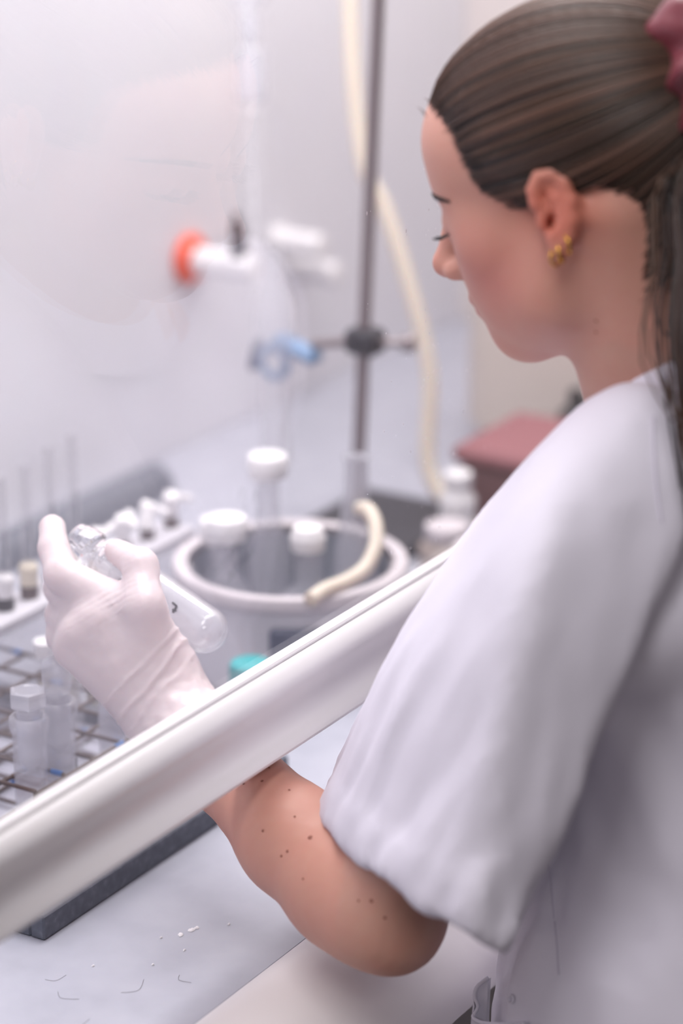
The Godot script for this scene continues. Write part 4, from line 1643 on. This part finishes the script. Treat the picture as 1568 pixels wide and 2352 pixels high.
# ---------------------------------------------------------------- row of columns on a white block behind the rack
func manifold() -> void:
	var z := -0.3527
	var block := thing("manifold_block", "long white plastic block behind the rack, carrying a row of columns", "lab equipment", Vector3(1.565, B, z))
	obj("tank", box(Vector3(0.250, 0.078, 0.032), 0.004), M.frosted_glass, block, Vector3(0, 0.0395, 0))
	obj("lid", box(Vector3(0.256, 0.010, 0.034), 0.002), M.bath_body, block, Vector3(0, 0.0835, 0))
	var tops := [1.141, 1.142, 1.148, 1.150]
	var names := ["leftmost tall thin glass column on the white block, dark collar", "tall thin glass column, second from the left on the white block", "tall thin glass column, third from the left on the white block", "tall thin glass column above the index fingertip, fourth on the white block"]
	for i in 4:
		var base := Vector3(1.4666 + 0.029 * i, B + 0.0887, z)
		var t := thing("glass_column", names[i], "glass tube", base, "columns on the white block")
		var h: float = tops[i] - base.y
		obj("glass_wall", lathe([[0.0030, 0.018], [0.0046, 0.020], [0.0046, h - 0.002], [0.0052, h], [0.0040, h], [0.0038, 0.020]], 24), M.column_glass, t)
		obj("cap", lathe(crisp([[0.0001, 0.010], [0.0068, 0.010], [0.0072, 0.024], [0.0060, 0.0265], [0.0001, 0.0265]], 0.0006), 28), M.cream if i % 2 else M.white_plastic, t)
		obj("collar", lathe(crisp([[0.0001, 0.0], [0.0070, 0.0], [0.0070, 0.0095], [0.0001, 0.0095]], 0.0006), 28), M.brown if i != 0 else M.black_plastic, t)
		var print_strip := []
		for k in 5:
			print_strip.append(Vector3(-0.0022, h * (0.62 - 0.05 * k), 0.0042))
		obj("printed_scale", tube(print_strip, 0.0005, 5).mesh(), M.print, t)
	var valves := ["white plastic valve just right of the index finger, tilted", "upright white plastic valve on the middle of the block", "small white valve behind the thumb on the white block", "rightmost white plastic valve at the end of the block"]
	for i in 4:
		var base := Vector3(1.4666 + 0.029 * (i + 4) + 0.004 * i, B + 0.0887, z)
		var t := thing("valve", valves[i], "valve", base, "valves on the white block")
		obj("collar", lathe(crisp([[0.0001, 0.0], [0.0060, 0.0], [0.0060, 0.008], [0.0001, 0.008]], 0.0006), 24), M.brown, t)
		var body := obj("valve_body", box(Vector3(0.013, 0.022, 0.012), 0.002), M.white_plastic, t, Vector3(0, 0.018, 0))
		body.rotation = Vector3(0.1, 0.5, [0.6, 0.15, -0.4, 0.25][i])
		obj("handle", box(Vector3(0.024, 0.006, 0.006), 0.0015), M.white_plastic, t, Vector3(0.006, 0.024, 0.004)).rotation = Vector3(0.2, 0.9 * i, 0.3)
	# low vials in front of the columns
	for i in 3:
		var t := thing("vial", ["leftmost vial with cream powder before the columns", "vial with cream powder, second from the left", "vial with cream powder, third from the left"][i], "vial", Vector3(1.452 + 0.029 * i, B, z + 0.047), "vials before the columns")
		obj("glass_wall", lathe(tube_profile(0.0075, 0.066, 0.0008), 28), M.tube_glass, t)
		obj("powder", lathe([[0.00001, 0.0012], [0.0045, 0.0022], [0.0063, 0.006], [0.0063, 0.050], [0.00001, 0.052]], 24), M.cream, t)
		obj("cap", lathe(crisp([[0.0001, 0.0665], [0.0082, 0.0665], [0.0082, 0.078], [0.0001, 0.078]], 0.0006), 28), M.white_plastic, t)


# ---------------------------------------------------------------- apparatus behind the glass
func build_apparatus() -> void:
	# grey ledge along the back of the worktop
	var ledge := thing("ledge", "dark blue-grey rounded ledge along the back of the worktop", "ledge", Vector3(1.43, B, -0.56))
	var o := []
	for q in [[-0.016, 0.0003], [-0.016, 0.020], [-0.012, 0.0255], [-0.004, 0.028], [0.005, 0.0255], [0.012, 0.019], [0.015, 0.010], [0.016, 0.0003]]:
		o.append(Vector2(q[0], q[1]))
	obj("bar", extrude_x(o, 1.06), M.slate, ledge)
	# heating bath
	var bc := Vector3(1.6774, B, -0.2358)
	var bath := thing("bath", "round grey heating bath with pale rim, behind the glass", "bath", bc)
	var R := 0.0915
	obj("vessel", lathe(crisp([[0.0001, 0.0005], [R * 0.93, 0.0005], [R * 0.96, 0.004], [R * 0.98, 0.072], [R * 0.86, 0.072], [R * 0.84, 0.020], [0.0001, 0.018]], 0.001), 72), M.bath_body, bath)
	obj("liner", lathe([[R * 0.855, 0.080], [R * 0.835, 0.021], [R * 0.80, 0.0185], [0.0001, 0.0185]], 72), M.bath_grey, bath)
	obj("rim", lathe(crisp([[R * 0.86, 0.0725], [R * 0.99, 0.0725], [R * 1.02, 0.077], [R * 1.01, 0.0845], [R * 0.96, 0.0865], [R * 0.89, 0.084]], 0.0012), 72), M.taupe_light, bath)
	var panel := obj("control_panel", box(Vector3(0.040, 0.050, 0.010), 0.003), M.blue_grey, bath)
	panel.position = Vector3(-0.072, 0.036, 0.050)
	panel.rotation.y = -0.96
	# flasks in the bath
	var cone := thing("conical_flask", "pale conical flask standing tall at the right of the bath", "flask", bc + Vector3(0.045, 0.0187, 0.033))
	obj("flask_body", lathe([[0.0001, 0.0005], [0.017, 0.001], [0.0195, 0.004], [0.0192, 0.010], [0.0170, 0.06], [0.0100, 0.115], [0.0092, 0.140], [0.0112, 0.143], [0.0092, 0.143], [0.0075, 0.139]], 40), M.milky_glass, cone)
	var rb := thing("round_flask", "round glass flask with white top sunk in the bath", "flask", bc + Vector3(-0.022, 0.0187, 0.030))
	var ball := []
	for i in 19:
		var a := PI * i / 18.0
		if a < 2.72:
			ball.append([maxf(0.028 * sin(a), 0.00001), 0.028 - 0.028 * cos(a)])
	ball.append_array([[0.0105, 0.058], [0.0105, 0.082], [0.0125, 0.084], [0.0105, 0.086], [0.0085, 0.085]])
	obj("flask_body", lathe(ball, 40), M.frosted_glass, rb)
	obj("cap", lathe(crisp([[0.0001, 0.0865], [0.013, 0.0865], [0.014, 0.096], [0.011, 0.104], [0.0001, 0.105]], 0.001), 28), M.white_plastic, rb)
	for q in [[Vector3(-0.056, 0.0187, -0.022), 0.095, "small white stoppered flask at the left of the bath"], [Vector3(0.030, 0.0187, -0.040), 0.118, "tall white stoppered flask at the back of the bath"], [Vector3(-0.016, 0.0187, -0.056), 0.075, "grey-white stoppered flask between the bath's other flasks"]]:
		var t := thing("stoppered_flask", q[2], "flask", bc + q[0], "flasks in the bath")
		var hh: float = q[1]
		obj("flask_body", lathe([[0.0001, 0.0005], [0.016, 0.001], [0.018, 0.004], [0.018, hh * 0.5], [0.009, hh * 0.72], [0.009, hh], [0.0075, hh]], 32), M.frosted_glass, t)
		obj("cap", lathe(crisp([[0.0001, hh + 0.0005], [0.0150, hh + 0.0005], [0.0165, hh + 0.010], [0.0150, hh + 0.018], [0.0001, hh + 0.019]], 0.001), 28), M.white_plastic, t)
	# short hose hooked over the rim of the bath
	tag(obj("hose", tube(curve([Vector3(1.7120, 1.0735, -0.1932), Vector3(1.7030, 1.0772, -0.1799), Vector3(1.6946, 1.0700, -0.1686), Vector3(1.6818, 1.0575, -0.1609), Vector3(1.6648, 1.0452, -0.1601), Vector3(1.6425, 1.0411, -0.1633), Vector3(1.6201, 1.0402, -0.1689), Vector3(1.6004, 1.0384, -0.1695)], 44), 0.0058, 12).mesh(), M.hose), "short beige hose curving over the front rim of the bath", "hose")
	# stand: base plate, steel rod, clamp
	var sb := Vector3(1.8928, B, -0.3066)
	var stand := thing("lab_stand", "steel laboratory stand with tall thin rod behind the bath", "stand", sb)
	obj("base_plate", box(Vector3(0.20, 0.012, 0.12), 0.003), M.iron, stand, Vector3(0.05, 0.0062, -0.02))
	var lean := Vector3(0.014, 0.70, 0.022)
	obj("rod", tube([Vector3(0, 0.012, 0), lean * 0.5 + Vector3(0, 0.006, 0), lean], 0.0058, 16).mesh(), M.steel, stand)
	var clamp := thing("boss_clamp", "dark boss head clamp with screw, halfway up the steel rod", "clamp", Vector3(1.8972, 1.150, -0.2995))
	obj("boss", box(Vector3(0.026, 0.022, 0.030), 0.004), M.iron, clamp)
	obj("screw", tube([Vector3(0.004, 0, 0.012), Vector3(0.012, 0, 0.034)], 0.0035, 10).mesh(), M.steel, clamp)
	obj("screw_knob", tube([Vector3(0.011, 0, 0.031), Vector3(0.013, 0, 0.040)], 0.0075, 14).mesh(), M.steel, clamp)
	obj("arm", tube([Vector3(-0.004, -0.001, -0.010), Vector3(-0.003, -0.010, -0.050)], 0.0042, 10).mesh(), M.steel, clamp)
	var jaw := thing("blue_clamp", "blue-grey clamp with round eye holding the glass tube left of the rod", "clamp", Vector3(1.894, 1.128, -0.372))
	obj("grip", box(Vector3(0.020, 0.012, 0.046), 0.004), M.clamp_blue, jaw, Vector3(0, 0.006, 0.006)).rotation = Vector3(0.30, 0, 0)
	var eye := []
	for i in 21:
		var a := TAU * i / 20.0
		eye.append(Vector3(-0.006, -0.008 + 0.013 * cos(a), -0.014 + 0.013 * sin(a)))
	obj("eye", tube(eye, 0.0042, 10, false).mesh(), M.clamp_blue, jaw)
	obj("lever", box(Vector3(0.008, 0.030, 0.008), 0.002), M.blue_grey, jaw, Vector3(-0.004, -0.004, -0.034)).rotation.x = 0.25
	# glass: condenser and the tube below
	var cond := thing("condenser", "clear glass condenser with frosted joint hanging before the back wall", "condenser", Vector3(2.0014, 1.19, -0.4788))
	var cl := Vector3(0.0597, 0.2088, -0.0425).normalized()
	var cf := along(cl, Vector3.ZERO)
	obj("jacket", lathe([[0.0060, 0.0], [0.0150, 0.010], [0.0150, 0.115], [0.0075, 0.125]], 36), M.thin_glass, cond).transform = cf
	obj("inner_tube", lathe([[0.0065, -0.05], [0.0065, 0.15], [0.0070, 0.30]], 28), M.thin_glass, cond).transform = cf
	obj("ground_joint", lathe([[0.0105, 0.128], [0.0135, 0.130], [0.0145, 0.172], [0.0100, 0.176]], 36), M.milky_glass, cond).transform = cf
	obj("upper_joint", lathe([[0.0070, 0.180], [0.0080, 0.182], [0.0085, 0.205], [0.0065, 0.208]], 30), M.milky_glass, cond).transform = cf
	obj("bulb", lathe([[0.0070, 0.208], [0.0170, 0.222], [0.0180, 0.240], [0.0120, 0.252], [0.0120, 0.262]], 36), M.frosted_glass, cond).transform = cf
	obj("clip", box(Vector3(0.006, 0.036, 0.010), 0.002), M.iron, cond, Vector3(-0.012, 0.004, -0.012)).rotation = Vector3(0, 0.4, 0.12)
	var gt := thing("glass_tube", "upright glass tube held by the blue clamp", "glass tube", Vector3(1.888, 1.03, -0.385))
	obj("glass_wall", lathe([[0.0125, 0.0], [0.0125, 0.085], [0.0170, 0.10], [0.0185, 0.125], [0.0160, 0.15], [0.0090, 0.165], [0.0090, 0.19]], 36), M.frosted_pale, gt)
	# long beige hose from the top of the rod down behind the stand
	tag(obj("hose", tube(curve([Vector3(2.0960, 1.4600, -0.4400), Vector3(2.0827, 1.4034, -0.4280), Vector3(2.0627, 1.3297, -0.4113), Vector3(2.0475, 1.2634, -0.3915), Vector3(2.0468, 1.2302, -0.3705), Vector3(2.0392, 1.1676, -0.3407), Vector3(2.0263, 1.0902, -0.3099), Vector3(2.0010, 1.0055, -0.2945), Vector3(1.993, 0.972, -0.255), Vector3(1.985, 0.9575, -0.225)], 60), 0.0072, 14).mesh(), M.hose), "long beige rubber hose hanging right of the steel rod", "hose")
	# taps on the back wall
	for q in [[Vector3(2.0970, 1.138, HZ), "white wall tap with orange ring at the left of the condenser", true], [Vector3(2.255, 1.123, HZ), "upper white wall tap behind the glass condenser", false], [Vector3(2.285, 1.088, HZ), "lower white wall tap behind the glass condenser", false]]:
		var t := thing("wall_tap", q[1], "tap", q[0], "taps on the back wall")
		var fr := along(Vector3(0, 0, 1), Vector3.ZERO)
		var kk := 1.0 if q[2] else 0.66
		var nl := 1.0 if q[2] else 0.72
		obj("collar", lathe(crisp([[0.0001, 0.0003], [0.0235 * kk, 0.0003], [0.0245 * kk, 0.006], [0.0215 * kk, 0.011], [0.0140, 0.012], [0.0001, 0.012]], 0.0015), 40), M.orange if q[2] else M.white_plastic, t).transform = fr
		obj("nozzle", lathe(crisp([[0.0001, 0.0125], [0.0135, 0.0125], [0.0130, 0.070 * nl], [0.0110, 0.078 * nl], [0.0001, 0.078 * nl]], 0.0015), 36), M.white_plastic, t).transform = fr
		if q[2]:
			var hd := Build.new()
			tube([Vector3(0, 0.014, 0.062), Vector3(0.0, 0.030, 0.060), Vector3(0, 0.052, 0.058)], [0.0085, 0.0075, 0.0030], 14, true, hd)
			obj("handle", hd.mesh(), M.iron, t)
	# right end of the hood: red box, canister, small bottles
	var red := thing("red_box", "maroon plastic box at the right end of the worktop", "box", Vector3(2.090, B, -0.184))
	obj("box_body", box(Vector3(0.12, 0.056, 0.196), 0.006), M.maroon_dark, red, Vector3(0, 0.0285, 0))
	obj("lid", box(Vector3(0.128, 0.016, 0.206), 0.005), M.maroon, red, Vector3(0, 0.065, 0))
	var can := thing("canister", "large beige canister with black tap standing by the hood's right wall", "canister", Vector3(2.345, B, -0.238))
	obj("canister_body", box(Vector3(0.25, 0.30, 0.30), 0.025), M.beige, can, Vector3(0, 0.151, 0))
	obj("handle", tube(curve([Vector3(0, 0.30, -0.08), Vector3(0, 0.335, -0.06), Vector3(0, 0.335, 0.06), Vector3(0, 0.30, 0.08)], 20), 0.011, 12).mesh(), M.beige, can)
	obj("tap", tube([Vector3(-0.118, 0.062, -0.008), Vector3(-0.160, 0.062, -0.008)], 0.013, 16).mesh(), M.black_plastic, can)
	obj("tap_lever", box(Vector3(0.010, 0.040, 0.014), 0.003), M.black_plastic, can, Vector3(-0.150, 0.070, -0.008))
	for q in [[Vector3(1.965, B, -0.245), 0.016, 0.060, "white", "small white bottle left of the maroon box"], [Vector3(1.905, B, -0.222), 0.024, 0.034, "taupe", "low taupe jar right of the bath"], [Vector3(1.860, B, -0.170), 0.022, 0.040, "taupe", "taupe jar nearest the sash, right of the bath"]]:
		var t := thing("bottle" if q[3] == "white" else "jar", q[4], "bottle" if q[3] == "white" else "jar", q[0], "small containers right of the bath")
		var r: float = q[1]
		var hh: float = q[2]
		obj("container_body", lathe(crisp([[0.0001, 0.0005], [r * 0.95, 0.0005], [r, 0.003], [r, hh * 0.8], [r * 0.7, hh * 0.95], [r * 0.7, hh], [0.0001, hh]], 0.0012), 36), M.white_plastic if q[3] == "white" else M.taupe, t)
		obj("lid", lathe(crisp([[0.0001, hh + 0.0004], [r * 0.78, hh + 0.0004], [r * 0.78, hh + 0.012], [0.0001, hh + 0.012]], 0.0012), 32), M.white_plastic if q[3] == "white" else M.taupe_light, t)


# ---------------------------------------------------------------- small things
func build_small_things() -> void:
	var cap := thing("capped_vial", "small vial with bright teal screw cap behind the sash rail", "vial", Vector3(1.537, B, -0.182))
	obj("glass_wall", lathe(crisp([[0.0001, 0.0004], [0.0135, 0.0004], [0.0140, 0.004], [0.0140, 0.030], [0.0115, 0.0345], [0.0115, 0.036]], 0.0006), 36), M.tube_glass, cap)
	var shell := obj("cap", lathe(crisp([[0.0001, 0.0362], [0.0150, 0.0362], [0.0152, 0.056], [0.0138, 0.058], [0.0001, 0.058]], 0.001), 40), M.teal, cap)
	var ribs := Build.new()
	for i in 30:
		var a := TAU * i / 30.0
		tube([Vector3(cos(a) * 0.0152, 0.038, sin(a) * 0.0152), Vector3(cos(a) * 0.0152, 0.055, sin(a) * 0.0152)], 0.0008, 5, true, ribs)
	var rib := obj("grip_ribs", ribs.mesh(), M.teal, shell)
	rib.set_meta("kind", "stuff")
	# crumbs and stray hairs on the worktop
	var rng := RandomNumberGenerator.new()
	rng.seed = 9
	var spots := [Vector3(1.2605, B, -0.0462), Vector3(1.2648, B, -0.0450), Vector3(1.2520, B, -0.0490), Vector3(1.2419, B, -0.0568), Vector3(1.2105, B, -0.0411), Vector3(1.2360, B, -0.0350), Vector3(1.2790, B, -0.0300), Vector3(1.1900, B, -0.0720)]
	for i in spots.size():
		var f := Build.new()
		for k in 10:
			var a := TAU * k / 10.0
			var r: float = (0.0026 if i < 3 else 0.0012) * rng.randf_range(0.6, 1.3)
			f.add(Vector3(cos(a) * r, 0.0002, sin(a) * r * 0.7))
			f.add(Vector3(cos(a) * r * 0.6, 0.0008 + 0.0004 * rng.randf(), sin(a) * r * 0.45))
		var c := f.add(Vector3(0, 0.0011, 0))
		for k in 10:
			var m := (k + 1) % 10
			f.quad(k * 2, k * 2 + 1, m * 2 + 1, m * 2)
			f.tri(c, k * 2 + 1, m * 2 + 1)
		var o := obj("crumb", f.mesh(), M.dust, self, spots[i])
		tag(o, "larger white flake in the little cluster on the worktop" if i < 3 else "tiny single white crumb on the worktop in front of the tray", "crumb", "white flakes on the worktop" if i < 3 else "white crumbs on the worktop")
	var hairs := [[Vector3(1.1812, B, -0.0337), 0.4, 0.020], [Vector3(1.1504, B, -0.0637), 1.9, 0.016], [Vector3(1.128, B, -0.030), 2.6, 0.020], [Vector3(1.165, B, -0.082), 0.9, 0.013], [Vector3(1.205, B, -0.015), 2.2, 0.012]]
	for i in hairs.size():
		var a: float = hairs[i][1]
		var l: float = hairs[i][2]
		var u := Vector3(cos(a), 0, sin(a)) * l
		var v := Vector3(-sin(a), 0, cos(a)) * l * 0.3
		var o := obj("stray_hair", tube(curve([Vector3(0, 0.0003, 0) - u * 0.5, v * 0.6 + Vector3(0, 0.0003, 0), Vector3(0, 0.0003, 0) + u * 0.5 - v], 12), 0.0001, 4).mesh(), M.stray, self, hairs[i][0])
		tag(o, "thin stray hair on the worktop near the sill", "hair", "stray hairs on the worktop")
	# dust flecks on the outside of the pane
	var d := Build.new()
	for i in 150:
		var x := 1.49 + rng.randfn() * 0.022
		var y := rng.randf_range(1.137, 1.42)
		if i > 90:
			x = rng.randf_range(1.40, 1.60)
		var r := 0.00022 + 0.0005 * pow(rng.randf(), 4.0)
		var lng := rng.randf_range(0.8, 2.2)
		var c := d.add(Vector3(x, y, 0.0))
		for k in 7:
			var a := TAU * k / 7.0
			d.add(Vector3(x + cos(a) * r, y + sin(a) * r * lng, -0.00018))
		for k in 7:
			d.tri(c, c + 1 + (k + 1) % 7, c + 1 + k)
	var sash: Node3D = get_node("sash_window")
	var dust := obj("dust_flecks", d.mesh(), M.dust, sash, -sash.position + Vector3(0, 0, -0.0022))
	dust.set_meta("kind", "stuff")
